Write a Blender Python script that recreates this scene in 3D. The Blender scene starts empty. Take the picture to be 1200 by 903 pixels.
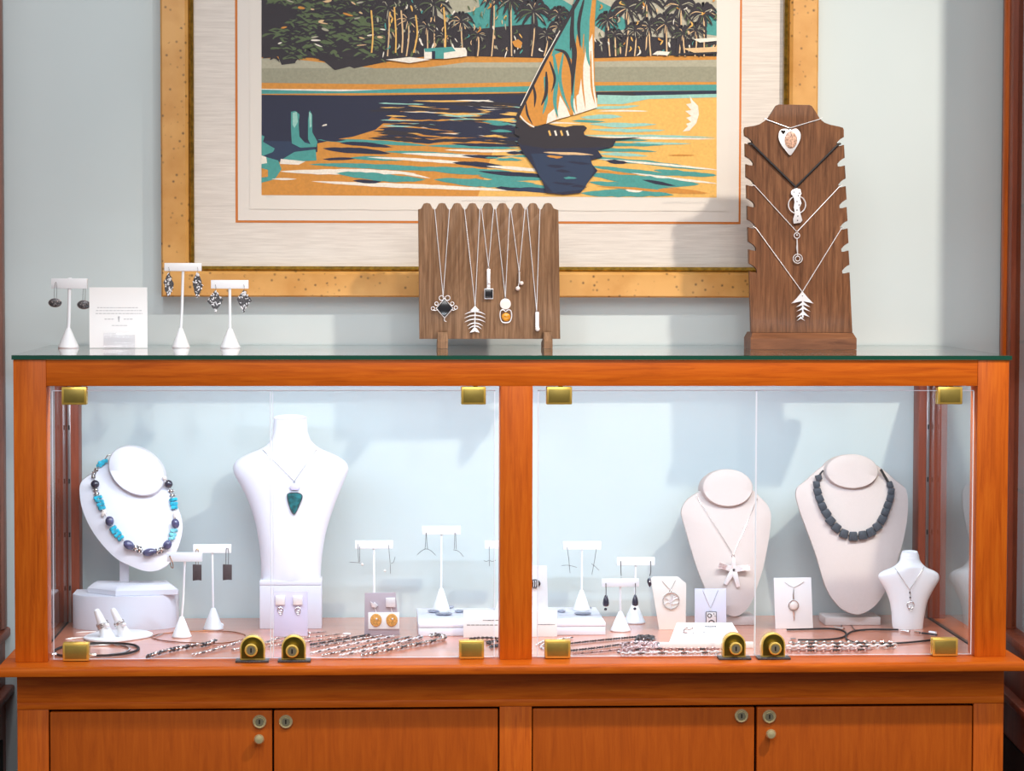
import bpy, bmesh, math, random
from mathutils import Vector, Matrix
C = bpy.context.scene.collection
PI = math.pi
H = 0.62                      # height of the ledge above the floor
# ------------------------------------------------------------------ camera numbers (solved from the photograph)
CX, CD, CZ = 0.5441, 3.9244, 0.612 + H
YAW, PITCH, ROLL, FPX = 0.0533, 0.0488, 0.0025, 3025.5
_f = Vector((math.sin(YAW)*math.cos(PITCH), math.cos(YAW)*math.cos(PITCH), -math.sin(PITCH)))
_r = Vector((math.cos(YAW), -math.sin(YAW), 0.0))
_u = _r.cross(_f)
CAMR = _r*math.cos(ROLL) + _u*math.sin(ROLL)
CAMU = -_r*math.sin(ROLL) + _u*math.cos(ROLL)
CAMP = Vector((CX, -CD, CZ))
# cabinet measures
W, LI, ML, MR, RI = 1.52, .0493, .7357, .7853, 1.4711
ZT, ZB, ZD, D = .4594 + H, .4191 + H, -.0727 + H, .4706
ZG = ZT + .0065               # top face of the glass counter
def ray(px, py):
    return _f + CAMR*((px-600)/FPX) + CAMU*((451.5-py)/FPX)
def U(px, py, y):             # point of the plane Y=y seen at a photo pixel
    d = ray(px, py); t = (y + CD)/d.y
    return CAMP + d*t
def F(px, py, z=H):           # point of the level z seen at a photo pixel
    d = ray(px, py); t = (z - CZ)/d.z
    return CAMP + d*t
def S(y): return (CD + y)/FPX # metres per pixel at depth y

# ------------------------------------------------------------------ mesh builder
class MB:
    def __init__(s): s.bm = bmesh.new()
    def quad(s, pts, m=0):
        vs = [s.bm.verts.new(p) for p in pts]
        f = s.bm.faces.new(vs); f.material_index = m; return f
    def box(s, a, b, bev=0, m=0, M=None, seg=2):
        g = bmesh.ops.create_cube(s.bm, size=1)['verts']
        c = [(a[i]+b[i])/2 for i in range(3)]; d = [abs(b[i]-a[i]) for i in range(3)]
        for v in g: v.co = Vector((v.co.x*d[0]+c[0], v.co.y*d[1]+c[1], v.co.z*d[2]+c[2]))
        if M is not None:
            for v in g: v.co = M @ v.co
        fs = set(f for v in g for f in v.link_faces)
        for f in fs: f.material_index = m
        if bev > 0:
            es = list(set(e for v in g for e in v.link_edges))
            bmesh.ops.bevel(s.bm, geom=es, offset=bev, segments=seg, profile=.5, affect='EDGES', material=-1)
        return s
    def loft(s, rings, m=0, cap0=True, cap1=True, closed=True):
        V = [[s.bm.verts.new(p) for p in r] for r in rings]
        n = len(V[0])
        for a, b in zip(V, V[1:]):
            for i in range(n if closed else n-1):
                j = (i+1) % n
                try: s.bm.faces.new((a[i], a[j], b[j], b[i])).material_index = m
                except ValueError: pass
        if cap0: s.bm.faces.new(list(reversed(V[0]))).material_index = m
        if cap1: s.bm.faces.new(V[-1]).material_index = m
        return s
    def tube(s, pts, r, n=8, closed=False, m=0):
        pts = [Vector(p) for p in pts]
        q = [pts[0]]
        for p in pts[1:]:
            if (p-q[-1]).length > 1e-7: q.append(p)
        pts = q; k = len(pts)
        if k < 2: return s
        rr = r if isinstance(r, (list, tuple)) else [r]*k
        T = []
        for i in range(k):
            a = pts[(i-1) % k] if (closed or i > 0) else pts[i]
            b = pts[(i+1) % k] if (closed or i < k-1) else pts[i]
            t = b-a
            T.append(t.normalized() if t.length > 1e-9 else Vector((0, 0, 1)))
        nrm = T[0].orthogonal().normalized(); rings = []
        for i in range(k):
            nrm = (nrm - T[i]*nrm.dot(T[i]))
            nrm = nrm.normalized() if nrm.length > 1e-6 else T[i].orthogonal().normalized()
            bn = T[i].cross(nrm)
            rings.append([pts[i] + (nrm*math.cos(2*PI*j/n) + bn*math.sin(2*PI*j/n))*rr[min(i, len(rr)-1)] for j in range(n)])
        if closed:
            rings.append(rings[0])
            V = [[s.bm.verts.new(p) for p in rg] for rg in rings[:-1]]
            # match twist of the closing ring
            best = min(range(n), key=lambda o: sum((rings[0][(j+o) % n]-rings[k-1][j]).length for j in range(n)))
            for i in range(k):
                a = V[i]; b = V[(i+1) % k]; o = best if i == k-1 else 0
                for j in range(n):
                    s.bm.faces.new((a[j], a[(j+1) % n], b[(j+1+o) % n], b[(j+o) % n])).material_index = m
            return s
        return s.loft(rings, m)
    def lathe(s, prof, c=(0, 0, 0), n=32, m=0, M=None, sx=1, sy=1):
        c = Vector(c); rings = []
        for r, z in prof:
            rg = [Vector((math.cos(2*PI*j/n)*max(r, 1e-5)*sx, math.sin(2*PI*j/n)*max(r, 1e-5)*sy, z)) for j in range(n)]
            if M is not None: rg = [M @ p for p in rg]
            rings.append([p + c for p in rg])
        return s.loft(rings, m)
    def ball(s, c, r, m=0, M=None, nu=12, nv=8):
        if not isinstance(r, (tuple, list)): r = (r, r, r)
        g = bmesh.ops.create_uvsphere(s.bm, u_segments=nu, v_segments=nv, radius=1)['verts']
        for v in g:
            p = Vector((v.co.x*r[0], v.co.y*r[1], v.co.z*r[2]))
            if M is not None: p = M @ p
            v.co = p + Vector(c)
        for f in set(f for v in g for f in v.link_faces): f.material_index = m
        return s
    def prism(s, poly, y0, y1, bev=0, m=0, seg=2):    # poly: (x,z) list, extruded along y
        a = [s.bm.verts.new((p[0], y0, p[1])) for p in poly]
        b = [s.bm.verts.new((p[0], y1, p[1])) for p in poly]
        n = len(poly); fs = [s.bm.faces.new(a), s.bm.faces.new(list(reversed(b)))]
        for i in range(n): fs.append(s.bm.faces.new((a[i], b[i], b[(i+1) % n], a[(i+1) % n])))
        for f in fs: f.material_index = m
        if bev > 0:
            es = [e for e in fs[0].edges] + [e for e in fs[1].edges]
            bmesh.ops.bevel(s.bm, geom=es, offset=bev, segments=seg, profile=.5, affect='EDGES', material=-1)
        return s
    def plate(s, pxs, y, th, m=0, bev=0):             # outline taken from the photo, standing in the plane Y=y
        q = [U(a, b, y) for a, b in pxs]
        return s.prism([(p.x, p.z) for p in q], y, y+th, bev, m)
    def ring(s, c, R, r, n=24, k=6, m=0, M=None, sx=1, sz=1):   # ring facing -y
        pts = []
        for i in range(n):
            a = 2*PI*i/n; p = Vector((math.cos(a)*R*sx, 0, math.sin(a)*R*sz))
            if M is not None: p = M @ p
            pts.append(p + Vector(c))
        return s.tube(pts, r, k, True, m)
    def chain(s, pts, L, r, wd=.5, m=0, k=5, tilt=0, pat=None): # interlocking oval links along a path
        pts = [Vector(p) for p in pts]; acc = [0]
        for a, b in zip(pts, pts[1:]): acc.append(acc[-1] + (b-a).length)
        step = L*.72; nL = max(1, int(acc[-1]/step)); i = 0
        for q in range(nL):
            d0 = q*step + step*.5
            while i < len(pts)-2 and acc[i+1] < d0: i += 1
            t = (d0-acc[i])/max(1e-9, acc[i+1]-acc[i]); c = pts[i].lerp(pts[i+1], t)
            T = (pts[i+1]-pts[i]).normalized(); up = Vector((0, 0, 1)) if abs(T.z) < .7 else Vector((0, -1, 0))
            sd = T.cross(up).normalized(); up = sd.cross(T)
            an = (tilt if q % 2 else PI/2 - tilt) if tilt else (0.35 if q % 2 else PI/2-.35)
            w = sd*math.cos(an) + up*math.sin(an); lp = []
            for j in range(10):
                a = 2*PI*j/10; lp.append(c + T*(math.cos(a)*L/2) + w*(math.sin(a)*L*wd/2))
            s.tube(lp, r, k, True, (pat[q % len(pat)] if pat else m))
        return s
    def build(s, name, mats, parent=None, org=None, smooth=35):
        me = bpy.data.meshes.new(name)
        bmesh.ops.recalc_face_normals(s.bm, faces=s.bm.faces)
        if parent is not None: org = WORLD[parent.name]
        org = Vector(org) if org is not None else Vector((0, 0, 0))
        for v in s.bm.verts: v.co -= org
        s.bm.to_mesh(me); s.bm.free()
        for mt in (mats if isinstance(mats, (list, tuple)) else [mats]): me.materials.append(mt)
        if smooth:
            me.shade_smooth(); me.set_sharp_from_angle(angle=math.radians(smooth))
        o = bpy.data.objects.new(name, me); C.objects.link(o)
        if parent is not None: o.parent = parent; WORLD[o.name] = org
        else: o.location = org; WORLD[o.name] = org
        return o
WORLD = {}
def thing(name, label, cat, loc, group=None):
    o = bpy.data.objects.new(name, None); C.objects.link(o); o.location = loc
    o.empty_display_size = .02
    WORLD[o.name] = Vector(loc)
    o['label'] = label; o['category'] = cat
    if group: o['group'] = group
    return o
def tag(o, label, cat, group=None):
    o['label'] = label; o['category'] = cat
    if group: o['group'] = group
    return o
def struct(o): o['kind'] = 'structure'; return o
def lerp(a, b, t): return a + (b-a)*t
def curve(pts, n=6, closed=False):                    # Catmull-Rom through points (tuples or Vectors)
    P = [Vector(p) for p in pts]; k = len(P); out = []
    for i in range(k if closed else k-1):
        g = lambda j: P[j % k] if closed else P[max(0, min(k-1, j))]
        p0, p1, p2, p3 = g(i-1), g(i), g(i+1), g(i+2)
        for q in range(n):
            t = q/n
            out.append(.5*((2*p1) + (p2-p0)*t + (2*p0-5*p1+4*p2-p3)*t*t + (3*p1-p0-3*p2+p3)*t*t*t))
    if not closed: out.append(P[-1])
    return out

# ------------------------------------------------------------------ materials
def lin(c):
    o = []
    for v in c:
        v = v/255.0
        o.append(v/12.92 if v <= .04045 else ((v+.055)/1.055)**2.4)
    return (*o, 1.0)
def new_mat(name):
    m = bpy.data.materials.new(name); m.use_nodes = True
    nt = m.node_tree; b = nt.nodes['Principled BSDF']
    return m, nt, b
def N(nt, t, **k):
    n = nt.nodes.new(t)
    for a, v in k.items(): setattr(n, a, v)
    return n
def plain(name, c, rough=.5, metal=0, coat=0, spec=.5, var=0, vscale=60, bump=0, emit=None, trans=0):
    m, nt, b = new_mat(name)
    b.inputs['Base Color'].default_value = lin(c); b.inputs['Roughness'].default_value = rough
    b.inputs['Metallic'].default_value = metal; b.inputs['Coat Weight'].default_value = coat
    b.inputs['Specular IOR Level'].default_value = spec
    b.inputs['Coat Roughness'].default_value = .12
    if trans: b.inputs['Transmission Weight'].default_value = trans
    g = N(nt, 'ShaderNodeNewGeometry'); nz = N(nt, 'ShaderNodeTexNoise')
    nz.inputs['Scale'].default_value = vscale; nz.inputs['Detail'].default_value = 4
    nt.links.new(g.outputs['Position'], nz.inputs['Vector'])
    if var:
        r = N(nt, 'ShaderNodeValToRGB'); c1 = lin([max(0, v*(1-var)) for v in c]); c2 = lin([min(255, v*(1+var)) for v in c])
        r.color_ramp.elements[0].color = c1; r.color_ramp.elements[1].color = c2
        r.color_ramp.elements[0].position = .3; r.color_ramp.elements[1].position = .7
        nt.links.new(nz.outputs['Fac'], r.inputs['Fac']); nt.links.new(r.outputs['Color'], b.inputs['Base Color'])
    if bump:
        bp = N(nt, 'ShaderNodeBump'); bp.inputs['Strength'].default_value = bump; bp.inputs['Distance'].default_value = .001
        nt.links.new(nz.outputs['Fac'], bp.inputs['Height']); nt.links.new(bp.outputs['Normal'], b.inputs['Normal'])
    return m
def wood(name, cols, scale, rough=.42, coat=.05, bump=.15, spec=.16):
    m, nt, b = new_mat(name)
    g = N(nt, 'ShaderNodeNewGeometry'); mp = N(nt, 'ShaderNodeMapping'); mp.inputs['Scale'].default_value = scale
    nz = N(nt, 'ShaderNodeTexNoise'); nz.inputs['Scale'].default_value = 1; nz.inputs['Detail'].default_value = 7
    nz.inputs['Roughness'].default_value = .65; nz.inputs['Distortion'].default_value = .6
    r = N(nt, 'ShaderNodeValToRGB'); e = r.color_ramp.elements
    e[0].position = .22; e[0].color = lin(cols[0]); e[1].position = .78; e[1].color = lin(cols[2])
    k = e.new(.5); k.color = lin(cols[1])
    big = N(nt, 'ShaderNodeTexNoise'); big.inputs['Scale'].default_value = 5; big.inputs['Detail'].default_value = 2
    mx = N(nt, 'ShaderNodeMixRGB', blend_type='MULTIPLY'); mx.inputs['Fac'].default_value = .28
    rb = N(nt, 'ShaderNodeValToRGB'); rb.color_ramp.elements[0].color = (.62, .58, .55, 1); rb.color_ramp.elements[1].color = (1, 1, 1, 1)
    rb.color_ramp.elements[0].position = .3; rb.color_ramp.elements[1].position = .65
    nt.links.new(g.outputs['Position'], mp.inputs['Vector']); nt.links.new(mp.outputs['Vector'], nz.inputs['Vector'])
    nt.links.new(g.outputs['Position'], big.inputs['Vector']); nt.links.new(nz.outputs['Fac'], r.inputs['Fac'])
    nt.links.new(big.outputs['Fac'], rb.inputs['Fac']); nt.links.new(r.outputs['Color'], mx.inputs['Color1'])
    nt.links.new(rb.outputs['Color'], mx.inputs['Color2']); nt.links.new(mx.outputs['Color'], b.inputs['Base Color'])
    b.inputs['Roughness'].default_value = rough; b.inputs['Coat Weight'].default_value = coat; b.inputs['Coat Roughness'].default_value = .18; b.inputs['Specular IOR Level'].default_value = spec
    bp = N(nt, 'ShaderNodeBump'); bp.inputs['Strength'].default_value = bump; bp.inputs['Distance'].default_value = .0006
    nt.links.new(nz.outputs['Fac'], bp.inputs['Height']); nt.links.new(bp.outputs['Normal'], b.inputs['Normal'])
    return m
def glassy(name, tint=(1, 1, 1), refl=1.0, rough=.0):
    m = bpy.data.materials.new(name); m.use_nodes = True; nt = m.node_tree; nt.nodes.clear()
    o = N(nt, 'ShaderNodeOutputMaterial'); mx = N(nt, 'ShaderNodeMixShader'); t = N(nt, 'ShaderNodeBsdfTransparent')
    gl = N(nt, 'ShaderNodeBsdfGlossy'); fr = N(nt, 'ShaderNodeFresnel'); fr.inputs['IOR'].default_value = 1.45
    mu = N(nt, 'ShaderNodeMath', operation='MULTIPLY'); mu.inputs[1].default_value = refl
    t.inputs['Color'].default_value = (*tint, 1); gl.inputs['Roughness'].default_value = rough; gl.inputs['Color'].default_value = (1, 1, 1, 1)
    g = N(nt, 'ShaderNodeNewGeometry')                         # same fresnel from both sides of a pane
    vm = N(nt, 'ShaderNodeVectorMath', operation='DOT_PRODUCT'); ab = N(nt, 'ShaderNodeMath', operation='ABSOLUTE')
    om = N(nt, 'ShaderNodeMath', operation='SUBTRACT'); om.inputs[0].default_value = 1.0
    pw = N(nt, 'ShaderNodeMath', operation='POWER'); pw.inputs[1].default_value = 5
    ma = N(nt, 'ShaderNodeMath', operation='MULTIPLY_ADD'); ma.inputs[1].default_value = .96; ma.inputs[2].default_value = .04
    L = nt.links.new
    L(g.outputs['Normal'], vm.inputs[0]); L(g.outputs['Incoming'], vm.inputs[1]); L(vm.outputs['Value'], ab.inputs[0])
    L(ab.outputs[0], om.inputs[1]); L(om.outputs[0], pw.inputs[0]); L(pw.outputs[0], ma.inputs[0]); L(ma.outputs[0], mu.inputs[0])
    nt.nodes.remove(fr)
    L(mu.outputs[0], mx.inputs['Fac']); L(t.outputs[0], mx.inputs[1]); L(gl.outputs[0], mx.inputs[2]); L(mx.outputs[0], o.inputs['Surface'])
    return m
CH = [(160, 68, 9), (197, 93, 17), (214, 113, 26)]
M = {}
M['cherry_v'] = wood('cherry_vertical', CH, (150, 150, 9))
M['cherry_h'] = wood('cherry_horizontal', CH, (9, 150, 150))
M['cherry_y'] = wood('cherry_depth', CH, (70, 5, 70))
M['door_wood'] = wood('cherry_veneer', [(156, 69, 10), (176, 82, 14), (190, 94, 20)], (110, 110, 9), bump=.08)
M['deck'] = wood('light_washed_cherry', [(192, 112, 82), (210, 132, 102), (220, 146, 116)], (4, 60, 60), rough=.35, coat=1, spec=.5)  # cherry with the lamp wash and pale wall reflection put into its colour
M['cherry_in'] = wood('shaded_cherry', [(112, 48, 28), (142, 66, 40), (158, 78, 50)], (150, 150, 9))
M['dark_cherry'] = wood('dark_cherry', [(108, 50, 32), (138, 68, 44), (156, 84, 56)], (60, 60, 5))
M['walnut'] = wood('walnut', [(82, 58, 42), (128, 97, 72), (168, 132, 102)], (230, 60, 12), rough=.55, coat=.05, bump=.4)
M['walnut_red'] = wood('walnut_red', [(66, 40, 26), (114, 76, 52), (152, 106, 74)], (170, 60, 11), rough=.5, coat=.08, bump=.3)
M['walnut_h'] = wood('walnut_flat_grain', [(72, 44, 30), (112, 72, 48), (140, 94, 64)], (9, 90, 90), rough=.5, coat=.08, bump=.3)
M['dark'] = plain('gap_shade_and_black', (22, 12, 8), .9)  # near black: black parts, and shade painted into gaps
M['wall'] = plain('wall_paint', (198, 210, 212), .85, var=.012, vscale=3, bump=.05)
M['floor'] = plain('carpet', (96, 90, 88), .95, var=.1, vscale=200, bump=.3)
M['white'] = plain('white_lacquer', (236, 238, 242), .35)
M['leather'] = plain('white_leatherette', (228, 228, 238), .45, bump=.05, vscale=900)
M['cream'] = plain('cream_linen', (200, 187, 183), .85, var=.03, vscale=700, bump=.2)
M['paper'] = plain('white_card', (238, 238, 238), .7)
M['ivory'] = plain('ivory_card', (238, 234, 226), .7)
M['bluecard'] = plain('pale_blue_card', (222, 228, 246), .7)
M['lav'] = plain('lavender_card', (200, 196, 222), .6)
M['greycard'] = plain('grey_leatherette', (176, 164, 172), .5, bump=.1, vscale=700)
M['ink'] = plain('grey_ink', (120, 120, 124), .8)
M['faint'] = plain('pale_ink', (176, 176, 180), .8)
M['brass'] = plain('polished_brass', (232, 192, 92), .22, .65)
M['brass_face'] = plain('brass_face', (150, 130, 62), .38, .6, var=.06, vscale=40)
M['lock_face'] = plain('lock_face', (112, 98, 34), .3, .9, var=.12, vscale=60)
M['lock_plug'] = plain('lock_plug', (158, 150, 124), .3, .7)
M['cam'] = plain('pale_brass', (222, 206, 158), .25, .6)
M['silver'] = plain('silver', (226, 222, 220), .22, 1)
M['satin'] = plain('satin_silver', (240, 239, 242), .35, .35)
M['grey_silver'] = plain('grey_silver', (158, 162, 178), .3, .4, var=.2, vscale=400)
M['mauve'] = wood('mauve_wood', [(122, 86, 76), (140, 102, 90), (152, 114, 102)], (60, 60, 5))
M['oxid'] = plain('oxidised_silver', (84, 82, 84), .4, .7, var=.35, vscale=500)
M['black'] = plain('black_stone', (26, 26, 30), .18, coat=.5)
M['slate'] = plain('black_slate_bead', (56, 62, 71), .6, var=.15, vscale=300)
M['cord'] = plain('black_cord', (28, 24, 26), .6)
M['turq'] = plain('turquoise', (40, 168, 196), .35, coat=.3, var=.25, vscale=160)
M['turq_pale'] = plain('pale_turquoise', (124, 200, 218), .35, coat=.3, var=.2, vscale=160)
M['iolite'] = plain('grey_violet_stone', (74, 74, 108), .2, coat=.6, var=.25, vscale=120)
M['onyx'] = plain('dark_bead', (40, 38, 58), .12, coat=.8)
M['amber'] = plain('amber_stone', (206, 136, 24), .15, coat=.6, var=.2, vscale=200)
M['wood_disc'] = plain('orange_disc', (208, 150, 74), .5, var=.18, vscale=400)
M['pearl'] = plain('pearl', (236, 226, 220), .2, coat=.5)
M['teal_stone'] = plain('teal_stone', (30, 94, 99), .15, coat=.7, var=.35, vscale=140)
M['lilac'] = plain('lilac_stone', (202, 196, 236), .2, coat=.4)
M['pinkstone'] = plain('mottled_stone', (176, 140, 120), .3, coat=.4, var=.4, vscale=500)
M['copper'] = plain('copper', (170, 110, 70), .3, 1)
M['gold'] = plain('gold_wire', (206, 170, 96), .25, 1)
M['leatherbrown'] = plain('dark_brown_slab', (66, 52, 54), .5, var=.12, vscale=300)
M['pinkmetal'] = plain('rose_silver', (214, 186, 186), .3, .8)
M['glass'] = glassy('case_glass', (.985, .99, .99), .9)
M['glass_top'] = glassy('counter_glass', (.95, .98, .965), 1.0)
M['acrylic'] = glassy('acrylic', (.97, .97, .985), 1.2)
M['edge_glint'] = plain('edge_glint', (236, 240, 252), .25, coat=.4)
M['green_edge'] = plain('green_glass_edge', (6, 70, 52), .12, coat=.6)
M['steel'] = plain('shelf_standard_metal', (150, 140, 138), .35, .9)
M['towerpanel'] = plain('grey_side_panel', (150, 142, 138), .3, coat=.3)
# ------------------------------------------------------------------ the room
M['gold_trim'] = plain('bright_gold_trim', (244, 204, 104), .25, .5)
YW = D + .006                                        # face of the back wall
mb = MB(); mb.box((-1.6, YW, 0), (3.2, YW+.1, 2.8)); struct(mb.build('wall_back', M['wall'], smooth=0))
mb = MB(); mb.box((-1.6, -4.6, -.05), (3.2, YW, 0)); struct(mb.build('floor', M['floor'], smooth=0))

# ------------------------------------------------------------------ display counter
cab = thing('display_counter', 'long cherry wood display counter with locked glass doors above and four wooden doors below', 'display case', (W/2, .22, 0))
def post(x0, x1, y0, y1, z0=H, z1=ZT, mt='cherry_v'): 
    mb = MB(); mb.box((x0, y0, z0), (x1, y1, z1), .0012); return mb.build('corner_post', M[mt], cab)
post(0, LI, 0, .046); post(RI, W, 0, .046)
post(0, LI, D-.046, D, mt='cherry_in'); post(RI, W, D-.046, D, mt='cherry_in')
mb = MB(); mb.box((ML, .0005, H), (MR, .046, ZB), .001); mb.build('centre_post', M['cherry_v'], cab)
mb = MB(); mb.box((LI, .0008, ZB), (RI, .046, ZT-.0005), .001); mb.build('top_rail', M['cherry_h'], cab)
mb = MB(); mb.box((LI, D-.046, ZB), (RI, D-.001, ZT-.0005), .001); mb.build('top_rail', M['cherry_h'], cab)
for x0, x1 in ((.001, LI-.001), (RI+.001, W-.001)):
    mb = MB(); mb.box((x0, .046, ZB), (x1, D-.046, ZT-.0005), .001); mb.build('side_rail', M['cherry_y'], cab)
# ledge with a soft nosing; the case floor is its top face
prof = [(-.050, -.0128), (-.0515, -.0095), (-.050, -.0035), (-.0465, -.0004), (-.042, 0), (-.012, 0)]
LX0, LX1 = -.0215, W+.0215
mb = MB()
out = [(LX0, -.050, LX1)]
rings = []
for (y, z) in [(-.043, -.0150), (-.0508, -.0145), (-.0515, -.0138), (-.0515, -.0042), (-.0502, -.0018), (-.047, -.0004), (-.043, 0)]:
    g = -.0515 - y
    rings.append([(LX0 - g*.6, y, H+z), (LX1 + g*.6, y, H+z), (LX1 + g*.6, D, H+z), (LX0 - g*.6, D, H+z)])
mb.loft(rings); mb.build('ledge', M['cherry_h'], cab, smooth=50)
mb = MB(); mb.box((LI*.55, .020, H-.0005), (W-LI*.55, D-.001, H+.0006)); mb.build('case_floor', M['deck'], cab, smooth=0)
# base: face frame, sides, back
BX0, BX1 = .0025, W-.0025; ZK = .09
for x0, x1 in ((BX0, LI+.0005), (ML, MR), (RI-.0005, BX1)):
    mb = MB(); mb.box((x0, 0, ZK), (x1, .02, ZD), .0008); mb.build('face_stile', M['cherry_v'], cab)
mb = MB(); mb.box((BX0, 0, ZD), (BX1, .02, H-.0155), .0005)
mb.build('apron', M['cherry_h'], cab)
mb = MB(); mb.box((BX0, -.001, ZD+.0005), (BX1, .001, ZD+.011), .0009); mb.build('apron_bead', M['cherry_h'], cab)
mb = MB(); mb.box((LI, .001, ZK), (RI, .02, ZK+.03), .0005); mb.build('bottom_rail', M['cherry_h'], cab)
for x0, x1 in ((BX0, BX0+.016), (BX1-.016, BX1)):
    mb = MB(); mb.box((x0, .02, 0), (x1, D, H-.0155)); mb.build('side_panel', M['cherry_v'], cab)
mb = MB(); mb.box((BX0+.016, .030, .02), (BX1-.016, .036, H-.016)); mb.build('door_gap_shade', M['dark'], cab, smooth=0)  # dark sheet added to paint the shade seen through the door gaps
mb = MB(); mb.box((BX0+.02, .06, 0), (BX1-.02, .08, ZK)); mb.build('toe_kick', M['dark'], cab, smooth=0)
# wooden doors with cam locks and small knobs
def cam_lock(px, py, parent, r=.0105):
    p = U(px, py, -.001); mb = MB(); R = Matrix.Rotation(PI/2, 3, 'X')
    mb.lathe([(r, 0), (r, .0025), (r*.86, .004), (r*.72, .0038), (r*.70, .0028), (r*.05, .0028)], p, 28, 0, R)
    mb.lathe([(r*.60, .0028), (r*.58, .0046), (r*.05, .0046)], p, 20, 1, R)
    mb.box((p.x-.0010, p.y-.0049, p.z-.0032), (p.x+.0010, p.y-.0044, p.z+.0034), 0, 2)
    return mb.build('cam_lock', [M['cam'], M['lock_plug'], M['dark']], parent)
def knob(px, py, parent):
    p = U(px, py, -.001); mb = MB(); R = Matrix.Rotation(PI/2, 3, 'X')
    mb.lathe([(.0045, 0), (.004, .006), (.0072, .010), (.0078, .0135), (.006, .0165), (.0005, .0175)], p, 24, 0, R)
    return mb.build('knob', M['cam'], parent)
g = .0026; MIDL = U(320, 860, 0).x; MIDR = U(885.7, 860, 0).x
for x0, x1, lock, kn in ((LI+g, MIDL-g*.55, (304.2, 845), (304, 864)), (MIDL+g*.55, ML-g, (335, 845), None),
                         (MR+g*.6, MIDR-g*.9, (868.7, 838.2), None), (MIDR+g*.6, RI-g, (901.4, 839), (902, 858))):
    mb = MB(); mb.box((x0, -.0005, ZK+.032), (x1, .018, ZD-.0036), .0016, seg=3)
    d = mb.build('cabinet_door', M['door_wood'], cab)
    cam_lock(*lock, d)
    if kn: knob(*kn, d)
# glass doors on pivot clips, each with a brass plunger lock
GY0, GY1 = .008, .0135
def glass_door(px0, px1, py0, py1, clip_x, lock):
    a = U(px0, py0, GY0); b = U(px1, py1, GY0); z0 = H+.003; z1 = ZB-.0068
    mb = MB(); mb.box((a.x, GY0, z0), (b.x, GY1, z1))
    for f in mb.bm.faces: f.material_index = 0 if abs(f.normal.y) > .5 else 1
    mb.bm.normal_update()
    for f in mb.bm.faces: f.material_index = 0 if abs(f.normal.y) > .5 else 1
    e = .0011                                          # polished edges, their bright glint painted as pale strips
    for (xa, xb, za, zb_) in ((a.x, b.x, z1-e, z1), (a.x, a.x+e, z0, z1), (b.x-e, b.x, z0, z1)):
        mb.box((xa, GY0-.0002, za), (xb, GY0+.0002, zb_), 0, 1)
    d = mb.build('glass_door', [M['glass'], M['edge_glint']], cab, smooth=0)
    for top in (True, False):
        c0, c1 = clip_x[0 if top else 1]
        xa, xb = U(c0, 460, .002).x, U(c1, 460, .002).x
        zc0, zc1 = (z1-.0215, z1+.0055) if top else (H+.001, H+.0285)
        mb = MB(); mb.box((xa, .0015, zc0), (xb, GY0, zc1), .0014, 0, seg=2)
        mb.box((xa+.0035, .0009, zc0+.0035), (xb-.0035, .002, zc1-.0035), .0006, 1)
        mb.box((xa, GY1, zc0), (xb, GY1+.005, zc1), .001, 0)
        if top: mb.tube([(xa+.022, .011, zc1-.002), (xa+.022, .011, ZB-.0002)], .0035, 12)
        else: mb.tube([(xa+.012, .011, H+.0002), (xa+.012, .011, zc0+.002)], .0035, 12)
        mb.build('pivot_clip', [M['brass'], M['brass_face']], d)
    lx0, lx1, ly0, ly1, bx0, bx1, kx, ky = lock
    y = -.012
    A = U(lx0, ly1, y); B = U(lx1, ly0, y); w = (B.x-A.x)/2; cx = (A.x+B.x)/2; zt = H+.0405
    zb = H+.0035
    def arch(o): return [(cx-w+o, zb)] + [(cx+math.cos(t)*(w-o), zt-w + math.sin(t)*(w-o)) for t in [PI - PI*i/14 for i in range(15)]] + [(cx+w-o, zb)]
    mb = MB(); mb.prism(list(reversed(arch(0))), y, GY0-.001, .0012, 0)
    mb.prism(list(reversed([(px, max(pz, zb+.002)) for px, pz in arch(.0022)])), y-.0004, y+.001, 0, 1)
    P = U(kx, ky, y-.006); R = Matrix.Rotation(PI/2, 3, 'X')
    mb.lathe([(.0088, -.006), (.0092, 0), (.0092, .002), (.0098, .003), (.0098, .0085), (.0086, .0098), (.0072, .0098), (.0070, .0088), (.0002, .0088)], P+Vector((-.0012, .001, .0012)), 28, 0, R)
    mb.lathe([(.0066, .0088), (.0064, .0102), (.0002, .0102)], P+Vector((-.0012, .001, .0012)), 24, 2, R)
    q = P+Vector((-.0012, -.0096, .0012)); mb.box((q.x-.0011, q.y, q.z-.0034), (q.x+.0011, q.y+.001, q.z+.0034), 0, 3)
    X0, X1 = U(bx0, 775, -.014).x, U(bx1, 775, -.014).x
    mb.box((X0, -.020, H+.0002), (X1, .006, H+.0036), .0006, 4)
    mb.build('plunger_lock', [M['gold_trim'], M['lock_face'], M['lock_plug'], M['dark'], M['oxid']], d)
glass_door(60.8, 317.8, 458, 770, ((72, 101.5), (71.5, 102.5)), (281.3, 310.4, 731.7, 773, 276, 315, 295.4, 761.7))
glass_door(319.2, 579.5, 458, 770, ((540.5, 569.5), (538.5, 568)), (329.8, 358.3, 732.7, 773, 325.5, 364, 343.4, 762.8))
glass_door(630.5, 884.3, 458, 770, ((640.5, 670.5), (639.5, 669.8)), (847, 874.3, 729, 771, 842, 880, 862.6, 759.8))
glass_door(886.6, 1138, 458, 770, ((1099, 1128), (1096, 1126)), (892.4, 920.6, 728.5, 771.5, 887.5, 926, 908.6, 759.8))
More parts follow.
